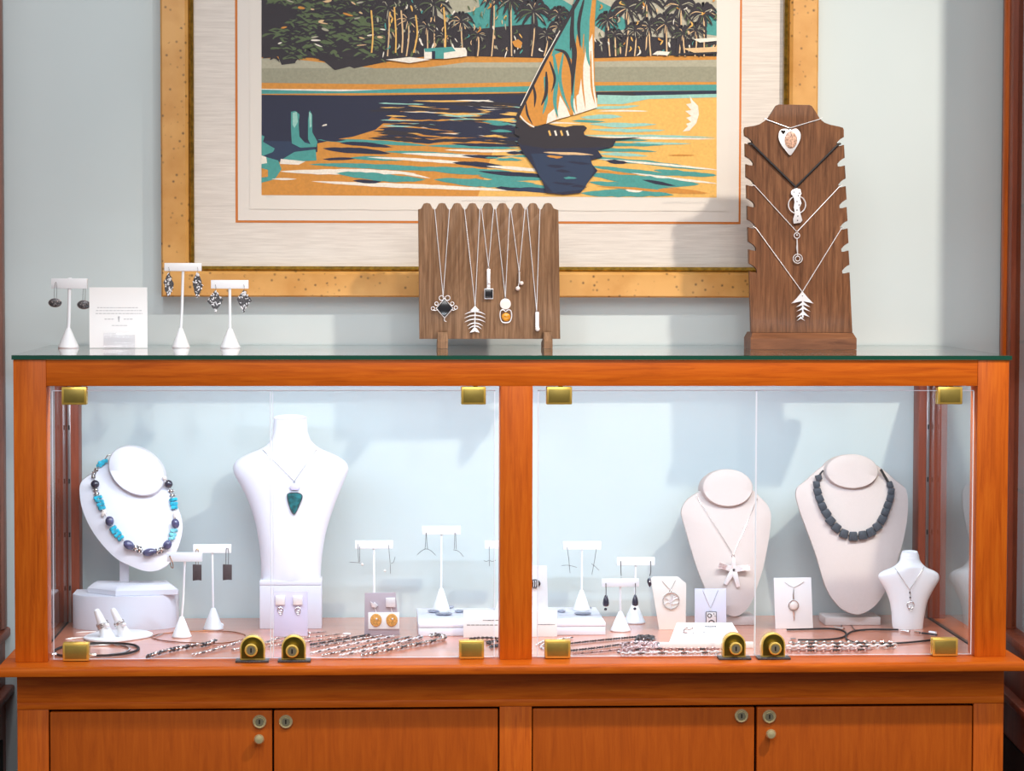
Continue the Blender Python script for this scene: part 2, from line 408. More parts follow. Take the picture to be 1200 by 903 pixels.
# glass side panes held at the posts, with slotted shelf standards
for sx in (.027, W-.027):
    mb = MB(); mb.box((sx-.0025, .046, H+.0005), (sx+.0025, D-.046, ZB)); 
    mb.build('side_glass', M['glass'], cab, smooth=0)
    mb = MB(); mb.box((sx-.004, .04, H-.0004), (sx+.004, D-.04, H+.0016)); mb.build('glass_channel', M['dark'], cab, smooth=0)
    s = 1 if sx < .5 else -1
    mb = MB(); mb.box((sx+s*.004, D-.0485, H+.001), (sx+s*.009, D-.0462, ZB-.002), .0003)
    z = H+.055
    while z < ZB-.03:
        mb.box((sx+s*.0052, D-.0488, z), (sx+s*.0078, D-.0484, z+.008), 0, 1); z += .09
    mb.build('shelf_standard', [M['steel'], M['dark']], cab)
# plate glass lying on the frame
mb = MB(); mb.box((-.002, -.003, ZT), (W+.0035, D+.001, ZG))
mb.bm.normal_update()
for f in mb.bm.faces: f.material_index = 0 if abs(f.normal.z) > .5 else 1
gt = mb.build('glass_countertop', [M['glass_top'], M['green_edge']], None, (W/2, .2, ZT), smooth=0)
tag(gt, 'clear plate glass top with dark green edge lying on the counter frame', 'glass top')

# ------------------------------------------------------------------ display towers at both sides
XR = U(1174, 200, D).x; XL = U(4.5, 200, D).x
def tower(name_label, xw, s, loc_y0, rotz):
    t = thing('display_tower', name_label, 'display cabinet', (xw, YW, 0))
    X = lambda d: xw + s*d
    def bx(nm, d0, d1, y0, y1, z0, z1, mt, bev=.001):
        mb = MB(); mb.box((min(X(d0), X(d1)), y0, z0), (max(X(d0), X(d1)), y1, z1), bev); return mb.build(nm, mt, t)
    yb = YW-.002
    base_top = H-.125
    bx('base', .004, .5, loc_y0, yb, 0, base_top, M['dark_cherry'])
    bx('base_ledge', -.012, .52, loc_y0-.012, yb, base_top, base_top+.014, M['dark_cherry'], .004)
    bx('base_panel', .0, .008, loc_y0+.06, yb-.06, .1, base_top-.07, M['dark'])
    bx('middle_box', .004, .5, loc_y0+.004, yb, base_top+.014, H-.03, M['dark_cherry'])
    bx('middle_ledge', -.006, .51, loc_y0-.004, yb, H-.03, H-.012, M['dark_cherry'], .005)
    bx('back_post', .0, .045, yb-.028, yb, H-.012, 2.45, M['mauve'], .002)
    bx('post_moulding', -.004, .03, yb-.056, yb-.030, H-.012, 2.45, M['cherry_v'] if s > 0 else M['mauve'], .006)
    bx('back_post', .002, .045, yb-.098, yb-.056, H-.012, 2.45, M['dark_cherry'], .002)
    bx('front_post', .0, .045, loc_y0, loc_y0+.045, H-.012, 2.45, M['cherry_v'], .002)
    bx('front_post', .455, .5, loc_y0, loc_y0+.045, H-.012, 2.45, M['cherry_v'], .002)
    bx('cornice', -.01, .52, loc_y0-.015, yb, 2.45, 2.52, M['cherry_h'], .004)
    bx('side_glass', .010, .015, loc_y0+.045, yb-.098, H-.012, 2.45, M['glass'], 0)
    bx('shadow_divider', .03, .034, loc_y0+.045, yb-.098, H-.012, 2.45, M['towerpanel'], 0)  # opaque sheet added behind the glass so the tower shades the wall
    for pz in (241, 400.5, 574):
        z = U(1196, pz, .36).z
        bx('shelf', .0155, .030, loc_y0+.05, yb-.1, z-.003, z+.003, M['green_edge'], 0)
    if rotz: t.rotation_euler = (0, 0, rotz)
    return t
tower('tall cherry wood glass display tower at the right edge beside the counter', XR, 1, .13, math.radians(-4))
tower('tall cherry wood display tower at the left edge beside the counter', XL, -1, .10, 0)

# ------------------------------------------------------------------ lights and world
w = bpy.data.worlds.new('World'); bpy.context.scene.world = w; w.use_nodes = True
nt = w.node_tree; bg = nt.nodes['Background']
tc = N(nt, 'ShaderNodeTexCoord'); sp = N(nt, 'ShaderNodeSeparateXYZ'); rp = N(nt, 'ShaderNodeValToRGB')
mr = N(nt, 'ShaderNodeMapRange'); mr.inputs[1].default_value = -1; mr.inputs[2].default_value = 1
e = rp.color_ramp.elements; e[0].position = .35; e[0].color = (.20, .16, .14, 1); e[1].position = .75; e[1].color = (.95, .97, 1, 1)
k = e.new(.5); k.color = (.42, .42, .44, 1)
nt.links.new(tc.outputs['Generated'], sp.inputs[0]); nt.links.new(sp.outputs['Z'], mr.inputs[0]); nt.links.new(mr.outputs[0], rp.inputs['Fac'])
nt.links.new(rp.outputs['Color'], bg.inputs['Color']); bg.inputs['Strength'].default_value = .62
def area(name, loc, target, sx, sy, power, col):
    L = bpy.data.lights.new(name, 'AREA'); L.shape = 'RECTANGLE'; L.size = sx; L.size_y = sy; L.energy = power; L.color = col
    o = bpy.data.objects.new(name, L); C.objects.link(o); o.location = loc
    o.rotation_euler = (Vector(target)-Vector(loc)).to_track_quat('-Z', 'Y').to_euler(); return o
def spot(name, loc, target, power, col, ang=60, blend=.5, r=.03):
    L = bpy.data.lights.new(name, 'SPOT'); L.energy = power; L.color = col; L.spot_size = math.radians(ang); L.spot_blend = blend; L.shadow_soft_size = r
    o = bpy.data.objects.new(name, L); C.objects.link(o); o.location = loc
    o.rotation_euler = (Vector(target)-Vector(loc)).to_track_quat('-Z', 'Y').to_euler(); return o
spot('ceiling_spotlight', (1.92, -1.25, 2.75), (1.16, .3, 1.08), 175, (1, .89, .76), 50, .8, .045)
spot('ceiling_spotlight', (1.05, -1.35, 2.85), (.62, .4, 1.2), 28, (1, .95, .88), 62, .8, .05)
spot('ceiling_spotlight', (.20, -1.45, 2.85), (.05, .4, 1.3), 36, (.95, .95, 1), 62, .8, .06)
area('shop_fill', (.7, -3.2, 2.7), (.76, .2, .95), 2.4, 1.4, 52, (1, .985, .97))
for x0, x1 in ((LI, ML), (MR, RI)):
    area('case_led_strip', ((x0+x1)/2, .058, ZB+.02), ((x0+x1)/2, .30, H+.05), (x1-x0)*.94, .012, 2.65, (.67, .82, 1))
# ------------------------------------------------------------------ camera
cd = bpy.data.cameras.new('camera'); cam = bpy.data.objects.new('camera', cd); C.objects.link(cam)
cd.sensor_width = 36; cd.lens = FPX/1200*36; cd.clip_start = .05; cd.clip_end = 50
cam.matrix_world = Matrix(((CAMR.x, CAMU.x, -_f.x, CAMP.x), (CAMR.y, CAMU.y, -_f.y, CAMP.y), (CAMR.z, CAMU.z, -_f.z, CAMP.z), (0, 0, 0, 1)))
bpy.context.scene.camera = cam
vs = bpy.context.scene.view_settings
vs.view_transform = 'Standard'; vs.look = 'None'; vs.exposure = 0; vs.gamma = 1
# ------------------------------------------------------------------ framed print on the wall
YP = YW - .030
M['frame'] = None
def frame_mat():
    m, nt, b = new_mat('gilded_pine_frame')
    g = N(nt, 'ShaderNodeNewGeometry'); v = N(nt, 'ShaderNodeTexVoronoi'); v.inputs['Scale'].default_value = 85
    v.inputs['Randomness'].default_value = 1
    r = N(nt, 'ShaderNodeValToRGB'); e = r.color_ramp.elements
    e[0].position = .0; e[0].color = (0, 0, 0, 1); e[1].position = .26; e[1].color = (1, 1, 1, 1)
    wn = N(nt, 'ShaderNodeTexNoise'); wn.inputs['Scale'].default_value = 35
    rn = N(nt, 'ShaderNodeValToRGB'); rn.color_ramp.elements[0].position = .56; rn.color_ramp.elements[1].position = .60
    mxx = N(nt, 'ShaderNodeMath', operation='MAXIMUM')
    gr = N(nt, 'ShaderNodeTexNoise'); gr.inputs['Scale'].default_value = 14; gr.inputs['Detail'].default_value = 6
    rg = N(nt, 'ShaderNodeValToRGB'); q = rg.color_ramp.elements; q[0].color = lin((190, 134, 62)); q[1].color = lin((210, 158, 88)); q[0].position = .35; q[1].position = .65
    mx = N(nt, 'ShaderNodeMixRGB'); mx.inputs['Color1'].default_value = lin((48, 30, 14))
    L = nt.links.new
    for t in (v, wn, gr): L(g.outputs['Position'], t.inputs['Vector'])
    L(v.outputs['Distance'], r.inputs['Fac']); L(wn.outputs['Fac'], rn.inputs['Fac']); L(r.outputs['Color'], mxx.inputs[0]); L(rn.outputs['Color'], mxx.inputs[1])
    L(gr.outputs['Fac'], rg.inputs['Fac']); L(mxx.outputs[0], mx.inputs['Fac']); L(rg.outputs['Color'], mx.inputs['Color2'])
    L(mx.outputs['Color'], b.inputs['Base Color']); b.inputs['Roughness'].default_value = .4
    return m
M['frame'] = frame_mat()
M['gilt'] = plain('gilt_lip', (150, 118, 44), .3, .8, var=.2, vscale=120)
def linen():
    m, nt, b = new_mat('linen_mat')
    g = N(nt, 'ShaderNodeNewGeometry'); mp = N(nt, 'ShaderNodeMapping'); mp.inputs['Scale'].default_value = (22, 1, 420)
    nz = N(nt, 'ShaderNodeTexNoise'); nz.inputs['Scale'].default_value = 1; nz.inputs['Detail'].default_value = 5
    r = N(nt, 'ShaderNodeValToRGB'); q = r.color_ramp.elements; q[0].color = lin((212, 203, 194)); q[1].color = lin((230, 222, 213)); q[0].position = .3; q[1].position = .7
    nt.links.new(g.outputs['Position'], mp.inputs['Vector']); nt.links.new(mp.outputs['Vector'], nz.inputs['Vector'])
    nt.links.new(nz.outputs['Fac'], r.inputs['Fac']); nt.links.new(r.outputs['Color'], b.inputs['Base Color']); b.inputs['Roughness'].default_value = .9
    return m
M['linen'] = linen()
M['mat_in'] = plain('inner_mat', (226, 219, 211), .9)
M['mat_line'] = plain('orange_mat_line', (204, 122, 58), .8, spec=.1)
M['print_paper'] = plain('print_paper', (228, 221, 212), .9)
TOPY = -150
def rect(l, r, t, b, y):                              # picture rectangles measured on the photo -> (x0,x1,z0,z1)
    a = U(l, 300, y).x; c = U(r, 300, y).x; zb = U((l+r)/2, b, y).z; zt = U((l+r)/2, t, y).z
    return a, c, zb, zt
YF = YW - .036                                        # face of the frame
o = rect(188.8, 957.3, TOPY, 348.2, YF); i_ = rect(222.2, 922.8, TOPY+34, 317.3, YF)
pic = thing('framed_print', 'large gold framed print of a sailing boat on a river hanging on the pale wall', 'picture', ((o[0]+o[1])/2, YW, o[2]))
# mitred frame: section lofted round the rectangle
mb = MB(); rings = []
fw = i_[0]-o[0]
for t, y in ((0, YW-.001), (0, YF+.003), (.06, YF), (.45, YF+.001), (.86, YF), (.97, YF+.004), (1.0, YF+.012), (1.0, YW-.008)):
    x0, x1 = lerp(o[0], i_[0], t), lerp(o[1], i_[1], t); z0, z1 = lerp(o[2], i_[2], t), lerp(o[3], i_[3], t)
    rings.append([(x0, y, z0), (x1, y, z0), (x1, y, z1), (x0, y, z1)])
mb.loft(rings, cap0=False, cap1=False); mb.build('frame', M['frame'], pic, smooth=30)
mb = MB(); rings = []
for t, y in ((.0, YF+.004), (.35, YF+.001), (1.0, YF+.006), (1.0, YW-.008)):
    k = fw*.16*t - fw*.01
    rings.append([(i_[0]+k, y, i_[2]+k), (i_[1]-k, y, i_[2]+k), (i_[1]-k, y, i_[3]-k), (i_[0]+k, y, i_[3]-k)])
mb.loft(rings, cap0=False, cap1=False); mb.build('gilt_lip', M['gilt'], pic, smooth=30)
YM = YW - .016
a = rect(215, 930, TOPY+26, 325, YM); l1 = rect(276.2, 867.6, -62, 261.6, YM-.001); l2 = rect(279, 865.2, -60, 259, YM-.001)
mb = MB(); mb.box((a[0], YM, a[2]), (a[1], YW-.002, a[3])); mb.build('linen_mat', M['linen'], pic, smooth=0)
mb = MB(); mb.box((l1[0], YM-.0006, l1[2]), (l1[1], YM-.0001, l1[3])); mb.build('mat_line', M['mat_line'], pic, smooth=0)
mb = MB(); mb.box((l2[0], YM-.0012, l2[2]), (l2[1], YM-.0003, l2[3])); mb.build('inner_mat', M['mat_in'], pic, smooth=0)
# deckle edged paper
pp = rect(293, 852.5, -44, 246, YM-.0016); rnd = random.Random(5); poly = []
def edge(x0, z0, x1, z1, n=40):
    for k in range(n):
        t = k/n; poly.append((lerp(x0, x1, t)+rnd.uniform(-.0004, .0004), lerp(z0, z1, t)+rnd.uniform(-.0004, .0004)))
edge(pp[0], pp[2], pp[1], pp[2]-.0008); edge(pp[1], pp[2]-.0008, pp[1], pp[3]); edge(pp[1], pp[3], pp[0], pp[3]); edge(pp[0], pp[3], pp[0], pp[2])
mb = MB(); mb.prism(poly, YM-.0022, YM-.0013); paper = mb.build('print_paper', M['print_paper'], pic, smooth=0)
# ---- the printed image: flat colour shapes, as in a block print
YA = YM - .0024
INK = {'navy': (34, 38, 62), 'blk': (46, 40, 46), 'teal': (72, 152, 146), 'lt': (150, 200, 188), 'och': (206, 140, 56), 'yel': (232, 182, 96),
       'cream': (236, 228, 214), 'gg': (150, 148, 126), 'gg2': (172, 168, 146), 'grn': (88, 104, 68), 'sky': (186, 180, 160), 'dkn': (40, 56, 84), 'sand': (222, 186, 140)}
ikeys = list(INK); imats = [plain('ink_'+k, INK[k], .8, var=.04, vscale=250) for k in ikeys]
art = MB(); depth = [0]
AX0, AX1, AY0, AY1 = 306.5, 839.8, -30, 230
def S_(pts, col):
    depth[0] += 1; y = YA - depth[0]*2.2e-6
    q = []
    for px, py in pts:
        px = min(AX1, max(AX0, px)); py = min(AY1 - 1.5 + 3*(px-306)/534, max(AY0, py))
        p = U(px, py, YA); p.y = y; q.append(p)
    c = []
    for p in q:
        if not c or (p-c[-1]).length > 1e-5: c.append(p)
    if len(c) > 2 and (c[0]-c[-1]).length < 1e-5: c.pop()
    if len(c) > 2:
        try: art.quad(c, ikeys.index(col))
        except ValueError: pass
def band(pts_top, pts_bot, col): S_(list(pts_top)+list(reversed(pts_bot)), col)
R_ = random.Random(11)
def ripple(x, y, l, h, col, sl=.03, wob=.35):         # long lens-shaped streak
    n = max(5, int(l/7)); up = []; dn = []
    for k in range(n+1):
        t = k/n; w = (math.sin(PI*min(1, t*1.02))**.6)*h/2
        yy = y + sl*l*t + math.sin(t*5+x)*h*.12
        up.append((x+l*t, yy - w*(1+R_.uniform(-wob, wob)))); dn.append((x+l*t, yy + w*(1+R_.uniform(-wob, wob))))
    band(up, dn, col)
def stroke(pts, w, col, taper=True, cl=5):
    P = curve([(a, b, 0) for a, b in pts], cl); n = len(P); up = []; dn = []
    for k, p in enumerate(P):
        d = (P[min(n-1, k+1)]-P[max(0, k-1)]); d = d.normalized() if d.length else Vector((1, 0, 0)); nn = Vector((-d.y, d.x, 0))
        t = k/(n-1); ww = w/2*((math.sin(PI*(.12+.85*t))) if taper else 1)
        up.append((p.x+nn.x*ww, p.y+nn.y*ww)); dn.append((p.x-nn.x*ww, p.y-nn.y*ww))
    band(up, dn, col)
S_([(300, -30), (845, -30), (845, 75), (300, 75)], 'sky')
S_([(540, -30), (600, -30), (660, 0), (700, 25), (600, 40), (545, 30), (520, 18), (552, 14), (562, 6)], 'teal')
S_([(690, -5), (720, 10), (740, 32), (712, 40), (697, 30)], 'teal'); S_([(825, 18), (842, 10), (842, 42), (826, 40)], 'teal')
S_([(480, -10), (560, -6), (562, 8), (546, 14), (524, 15), (500, 12)], 'gg2')
# bank, sand and far shore
band([(300, 62), (380, 60), (480, 60), (560, 66), (620, 64), (720, 64), (845, 60)], [(300, 100), (845, 100)], 'gg2')
band([(300, 80), (845, 78)], [(300, 99), (845, 99)], 'gg')
band([(300, 88), (845, 87)], [(300, 99), (845, 99)], 'gg')
band([(300, 66), (350, 66), (440, 73), (500, 66), (560, 66), (640, 66), (845, 63)], [(300, 68), (350, 70), (440, 80), (500, 79), (545, 73), (640, 73), (760, 71), (845, 70)], 'och')
band([(300, 97), (480, 99), (620, 96), (845, 96)], [(300, 106), (845, 101)], 'och')
band([(300, 104), (430, 105)], [(300, 108), (450, 106)], 'cream')
band([(300, 105), (400, 107), (470, 104), (620, 101), (845, 99)], [(300, 113), (400, 113), (700, 109), (845, 107)], 'teal')
# the river
band([(300, 110), (845, 106)], [(300, 235), (845, 235)], 'och')
band([(600, 110), (845, 106)], [(560, 235), (845, 235)], 'yel')
band([(300, 111), (400, 112), (560, 110), (660, 108), (845, 106)], [(300, 114), (640, 120), (720, 113), (760, 116), (845, 110)], 'blk')
S_([(740, 108), (750, 114), (758, 112), (765, 116), (775, 112), (845, 110), (845, 106)], 'navy')
S_([(300, 111), (440, 112), (560, 111), (640, 112), (600, 118), (556, 120), (520, 126), (470, 130), (452, 142), (440, 152), (414, 160), (395, 163), (372, 168), (372, 178), (340, 182), (328, 188), (314, 186), (300, 190)], 'navy')
S_([(306, 165), (372, 166), (366, 182), (330, 190), (306, 188)], 'dkn')
for k in range(60):                                    # dark and light ripples beside the boat
    x = R_.uniform(430, 600); y = R_.uniform(117, 158); ripple(x, y, R_.uniform(30, 95), R_.uniform(1.6, 3.2), R_.choice(['cream', 'yel', 'lt', 'yel']), R_.uniform(.0, .04))
for k in range(78):
    x = R_.uniform(428, 590); y = R_.uniform(114, 166); ripple(x, y, R_.uniform(40, 95), R_.uniform(2.2, 4.4), R_.choice(['navy', 'navy', 'blk']), R_.uniform(.01, .06))
# left foreground details
for pts in ([(341, 131), (346, 130), (351, 134), (350, 146), (351, 160), (357, 167), (364, 169), (361, 163), (361, 150), (361, 140), (363, 129), (366, 135), (366, 155), (372, 166), (371, 172), (352, 173), (342, 168), (341, 150)],):
    S_(pts, 'teal')
S_([(350, 140), (352, 160), (358, 165), (361, 160), (360, 140), (357, 132)], 'navy')
S_([(343, 132), (348, 131), (349, 143), (345, 150), (343, 146)], 'lt'); S_([(362, 131), (365, 133), (365, 148), (363, 150)], 'lt')
S_([(300, 158), (310, 160), (308, 166), (322, 174), (320, 178), (307, 183), (300, 180)], 'teal')
S_([(330, 187), (345, 178), (370, 175), (371, 188), (350, 189)], 'teal'); S_([(329, 186), (358, 189), (350, 193), (328, 192)], 'cream')
S_([(300, 188), (312, 184), (326, 188), (330, 198), (322, 210), (306, 214), (300, 213)], 'teal'); S_([(306, 197), (314, 199), (314, 207), (306, 208)], 'och')
S_([(300, 182), (312, 184), (313, 191), (306, 192), (300, 190)], 'cream')
S_([(379, 146), (383, 145), (383, 147), (377, 148)], 'cream')
for x, y, l, h, c, sl in [(372, 163, 130, 5, 'teal', .06), (376, 163.5, 30, 3, 'navy', .02), (398, 167, 62, 5, 'navy', .08), (378, 173, 80, 6.5, 'navy', .09), (450, 178, 100, 4, 'teal', .03),
        (378, 186, 40, 3.5, 'navy', .0), (410, 184, 62, 5, 'teal', .06), (470, 180, 130, 4, 'cream', .03), (430, 184, 150, 3.5, 'cream', .06), (362, 193, 190, 6, 'teal', .03),
        (328, 200, 160, 6.5, 'cream', .02), (394, 204, 105, 9, 'teal', .06), (455, 200, 50, 3, 'cream', .17), (365, 212, 240, 5, 'cream', .05), (413, 212, 34, 4.5, 'navy', .02),
        (490, 196, 120, 8, 'teal', .07), (530, 190, 70, 6, 'navy', .1), (508, 211, 120, 9, 'teal', .04), (318, 210, 30, 2.4, 'cream', -.02), (540, 182, 70, 4, 'navy', .04),
        (500, 171, 110, 4, 'teal', .02), (520, 176, 90, 3, 'cream', .01), (528, 168, 90, 4, 'navy', .04), (560, 205, 90, 8, 'teal', .06), (580, 219, 80, 8, 'navy', .05), (556, 214, 100, 7, 'teal', .06), (600, 222, 60, 6, 'dkn', .03),
        (570, 195, 80, 4, 'cream', .06), (560, 200, 100, 5, 'navy', .09), (300, 221, 10, 1, 'och', 0)]:
    ripple(x, y, l, h, c, sl, .15)
for k in range(30):
    x = R_.uniform(555, 640); y = R_.uniform(124, 190); ripple(x, y, R_.uniform(20, 60), R_.uniform(2, 4), R_.choice(['teal', 'lt', 'navy', 'yel', 'teal']), R_.uniform(-.01, .05))
# right: sunlit water
band([(700, 111), (740, 112), (845, 110)], [(700, 122), (730, 122), (760, 116), (845, 114)], 'lt')
for x, y, l, h, c, sl in [(690, 127, 60, 4, 'lt', -.05), (700, 130, 60, 2, 'cream', 0), (680, 137, 50, 5, 'lt', 0), (670, 142, 40, 3, 'teal', 0), (690, 146, 80, 5, 'lt', .0), (690, 152, 90, 4, 'lt', .01),
        (680, 158, 160, 3, 'lt', .02), (690, 160, 150, 2.4, 'cream', .02), (700, 164, 60, 3, 'teal', 0), (690, 168, 90, 4, 'teal', .02), (740, 167, 70, 2.6, 'lt', .02), (680, 174, 90, 4, 'teal', .04), (700, 180, 60, 4, 'lt', .04),
        (690, 184, 70, 5, 'teal', .1), (720, 187, 110, 5, 'teal', .1), (700, 186, 150, 2.5, 'cream', .09), (690, 195, 110, 5, 'teal', .1), (765, 200, 78, 6, 'teal', .07), (740, 203, 105, 3, 'cream', .12),
        (690, 205, 130, 12, 'teal', .09), (690, 214, 110, 8, 'teal', .08), (752, 211, 40, 4, 'navy', .16), (710, 188, 26, 5, 'navy', .12), (680, 225, 110, 9, 'teal', .03), (733, 223, 20, 4, 'cream', .02),
        (782, 182, 34, 2, 'och', -.01), (700, 218, 110, 3, 'och', .08), (770, 222, 60, 5, 'och', .06), (690, 199, 60, 3, 'och', .1)]:
    ripple(x, y, l, h, c, sl, .2)
S_([(808, 112), (812, 118), (818, 124), (819, 134), (816, 144), (808, 153), (800, 154), (806, 148), (804, 145), (810, 143), (804, 138), (810, 136), (803, 130), (810, 129), (804, 122), (810, 121)], 'cream')
# trees on the far bank: dark mass, leaf strokes, palms
S_([(300, -30), (520, -30), (500, 10), (530, 30), (560, 34), (600, 30), (625, 28), (650, 40), (700, 46), (720, 40), (845, 48), (845, 66), (780, 65), (700, 68), (640, 68), (560, 66), (500, 66), (455, 72), (440, 75), (415, 80), (405, 76), (392, 82), (380, 72), (366, 66), (350, 68), (345, 74), (330, 76), (326, 66), (300, 67)], 'blk')
S_([(328, 62), (348, 64), (346, 74), (330, 76)], 'blk'); S_([(372, 70), (440, 70), (436, 76), (410, 78), (393, 82), (388, 74)], 'blk')
for k in range(150):
    x = R_.uniform(306, 440); y = R_.uniform(-10, 70); l = R_.uniform(12, 34); 
    if y > 62 and not (330 < x < 345 or 385 < x < 430): continue
    stroke([(x, y), (x+l*.4, y-R_.uniform(2, 7)), (x+l*.75, y-R_.uniform(-3, 3)), (x+l, y+R_.uniform(0, 5))], R_.uniform(2, 5), 'grn')
for k in range(190):
    x = R_.uniform(306, 450); y = R_.uniform(-6, 70); l = R_.uniform(10, 26)
    stroke([(x, y), (x+l*.5, y-R_.uniform(0, 4)), (x+l, y+R_.uniform(0, 4))], R_.uniform(1.4, 3.2), 'blk')
for k in range(24):
    x = R_.uniform(310, 450); y = R_.uniform(-6, 60); stroke([(x, y), (x+R_.uniform(3, 12), y+R_.uniform(-2, 4))], R_.uniform(1.2, 3.4), R_.choice(['sand', 'och', 'gg2', 'sand', 'cream']))
for k in range(170):
    x = R_.uniform(440, 845); y = R_.uniform(4, 62)
    if 600 < x < 700 and y < 38: continue
    d = R_.uniform(3, 9); stroke([(x, y), (x+R_.uniform(-4, 4), y+d)], R_.uniform(1, 2.6), R_.choice(['grn', 'sand', 'yel', 'gg', 'grn', 'gg2', 'cream']))
def palm(x, y, r, base=66, trunk='sand', dark='blk', n=15):
    stroke([(x, y), (x+R_.uniform(-3, 3), (y+base)/2), (x+R_.uniform(-5, 5), base)], 3.2, 'blk', False); stroke([(x+.6, y+3), (x+1, (y+base)/2), (x+R_.uniform(-3, 3), base)], 1.5, trunk, False)
    for k in range(n):
        a = PI*2*k/n + R_.uniform(-.15, .15); dx, dy = math.cos(a), math.sin(a)
        e = (x+dx*r, y+dy*r*.62 + r*.34); mid = (x+dx*r*.55, y+dy*r*.55 - r*.05)
        stroke([(x, y), mid, e], r*.17, dark)
        if k % 2 == 0: stroke([(x+dx*2, y+dy*2+1), (x+dx*r*.5, y+dy*r*.4+1.2), (x+dx*r*.8, y+dy*r*.5+r*.22)], r*.055, R_.choice(['grn', 'gg', 'gg2', 'sand']))
for p in [(455, 8, 20), (478, 22, 18), (508, 4, 22), (540, 24, 17), (500, 30, 15), (578, -8, 20), (598, -2, 22), (625, 12, 23), (655, 16, 15), (655, 30, 14), (712, 22, 15), (735, 8, 22), (757, -2, 24), (760, 30, 16), (780, 26, 19), (797, 6, 22), (800, 38, 14), (824, 14, 19), (815, 34, 14), (744, 34, 14), (720, 40, 12), (640, 40, 12), (520, 42, 12), (560, 40, 12)]:
    palm(*p)
for k in range(150):
    x = R_.uniform(445, 845); y = R_.uniform(-4, 60)
    if 596 < x < 702 and not (600 < x < 640 and y > 34): continue
    d = R_.uniform(2.5, 8); stroke([(x, y), (x+R_.uniform(-2, 2), y+d*.5), (x+R_.uniform(-4, 4), y+d)], R_.uniform(.8, 2.2), R_.choice(['grn', 'grn', 'sand', 'yel', 'gg', 'gg2', 'cream', 'och', 'teal']))
for x in (435, 462, 487, 520, 470): stroke([(x, R_.uniform(5, 20)), (x+2, 40), (x+R_.uniform(-3, 3), 62)], 1.8, R_.choice(['yel', 'sand']), False)
band([(497, 57), (545, 56), (547, 60)], [(497, 69), (522, 69), (547, 66)], 'cream'); S_([(497, 57), (530, 55), (534, 60), (520, 62), (520, 69), (509, 69), (509, 61), (498, 61)], 'teal'); S_([(506, 60), (510, 60), (510, 69), (506, 69)], 'navy')
S_([(600, 49), (607, 46), (612, 50), (610, 57), (603, 55)], 'och'); S_([(650, 62), (657, 57), (662, 61), (660, 64)], 'och')
S_([(764, 64), (770, 60), (785, 61), (782, 65)], 'cream'); S_([(800, 57), (842, 55), (842, 62), (816, 63)], 'sand'); S_([(812, 46), (842, 44), (842, 48), (820, 50)], 'cream'); stroke([(790, 64), (842, 62)], 2.4, 'blk', False)
S_([(452, 70), (480, 67), (505, 70), (480, 74)], 'cream')
# hull, shadow on the water, people, then the sail
S_([(604, 152), (616, 155), (640, 150), (668, 152), (690, 160), (722, 164), (718, 172), (700, 176), (706, 184), (690, 188), (700, 200), (690, 212), (680, 226), (660, 228), (640, 226), (636, 214), (628, 200), (620, 188), (612, 178), (606, 166), (612, 160)], 'navy')
S_([(622, 180), (690, 180), (696, 200), (684, 222), (648, 226), (632, 206)], 'dkn')
for x, y, l, c in [(636, 178, 60, 'sand'), (640, 183, 20, 'och'), (650, 200, 20, 'navy'), (660, 208, 16, 'teal'), (640, 194, 24, 'navy'), (664, 190, 30, 'navy'), (646, 214, 30, 'navy'), (668, 218, 20, 'navy')]: ripple(x, y, l, 3, c, .06)
S_([(603, 150), (612, 152), (628, 156), (660, 158), (690, 160), (722, 163), (716, 172), (690, 173), (640, 174), (612, 170), (606, 166), (609, 160), (603, 157)], 'blk'); stroke([(690, 163), (720, 163), (750, 161)], 2.2, 'blk')
S_([(604, 148), (606, 138), (615, 143), (626, 149), (642, 145), (650, 147), (662, 149), (672, 147), (684, 147), (688, 150), (684, 155), (686, 164), (640, 164), (618, 158)], 'blk')
for x in (643, 650, 657, 664): stroke([(x, 153), (x+2, 159)], 2.2, R_.choice(['sand', 'yel', 'cream']), False)
sail = [(691, -30), (699, -8), (697, 20), (696, 60), (697, 100), (700, 126), (682, 131), (660, 138), (640, 145), (622, 149), (607, 136), (616, 114), (636, 76), (660, 30), (680, -4)]
S_(sail, 'och'); S_([(684, -30), (696, -20), (690, 30), (684, 64), (676, 40), (672, 72), (660, 60), (646, 66), (654, 40), (668, 14)], 'teal')
S_([(686, 60), (694, 40), (696, 100), (700, 126), (684, 131), (672, 135), (670, 118), (678, 110)], 'cream'); S_([(640, 145), (642, 134), (650, 127), (652, 140)], 'cream'); S_([(652, 140), (656, 112), (664, 126), (668, 136)], 'cream')
for pts, wd, c in [([(648, 60), (652, 90), (650, 120), (654, 138)], 5, 'teal'), ([(660, 62), (656, 90), (660, 112), (668, 130)], 4, 'teal'), ([(672, 60), (674, 90), (670, 120), (674, 134)], 4, 'teal'), ([(690, 20), (688, 60), (692, 80)], 4, 'teal'), ([(638, 90), (640, 116), (636, 134)], 4, 'teal'),
        ([(684, 40), (682, 90), (686, 128)], 2.4, 'och'), ([(692, 60), (693, 100), (697, 122)], 2.4, 'och'), ([(676, 70), (674, 110), (676, 132)], 2.4, 'och'),
        ([(672, 5), (670, 40), (673, 62), (671, 90), (670, 112)], 6, 'blk'), ([(684, 0), (678, 28), (680, 56)], 4, 'blk'), ([(650, 58), (662, 62), (668, 76), (670, 94)], 4, 'blk'), ([(644, 72), (650, 92), (646, 108)], 3, 'blk'), ([(640, 84), (640, 108), (634, 124)], 4, 'blk'), ([(624, 98), (627, 112), (626, 126)], 3.2, 'blk'), ([(670, 34), (668, 60)], 3, 'blk'), ([(616, 120), (618, 134), (624, 146)], 2.6, 'blk')]:
    stroke(pts, wd, c)
stroke([(608, 134), (616, 143), (626, 149)], 1.6, 'cream', False)
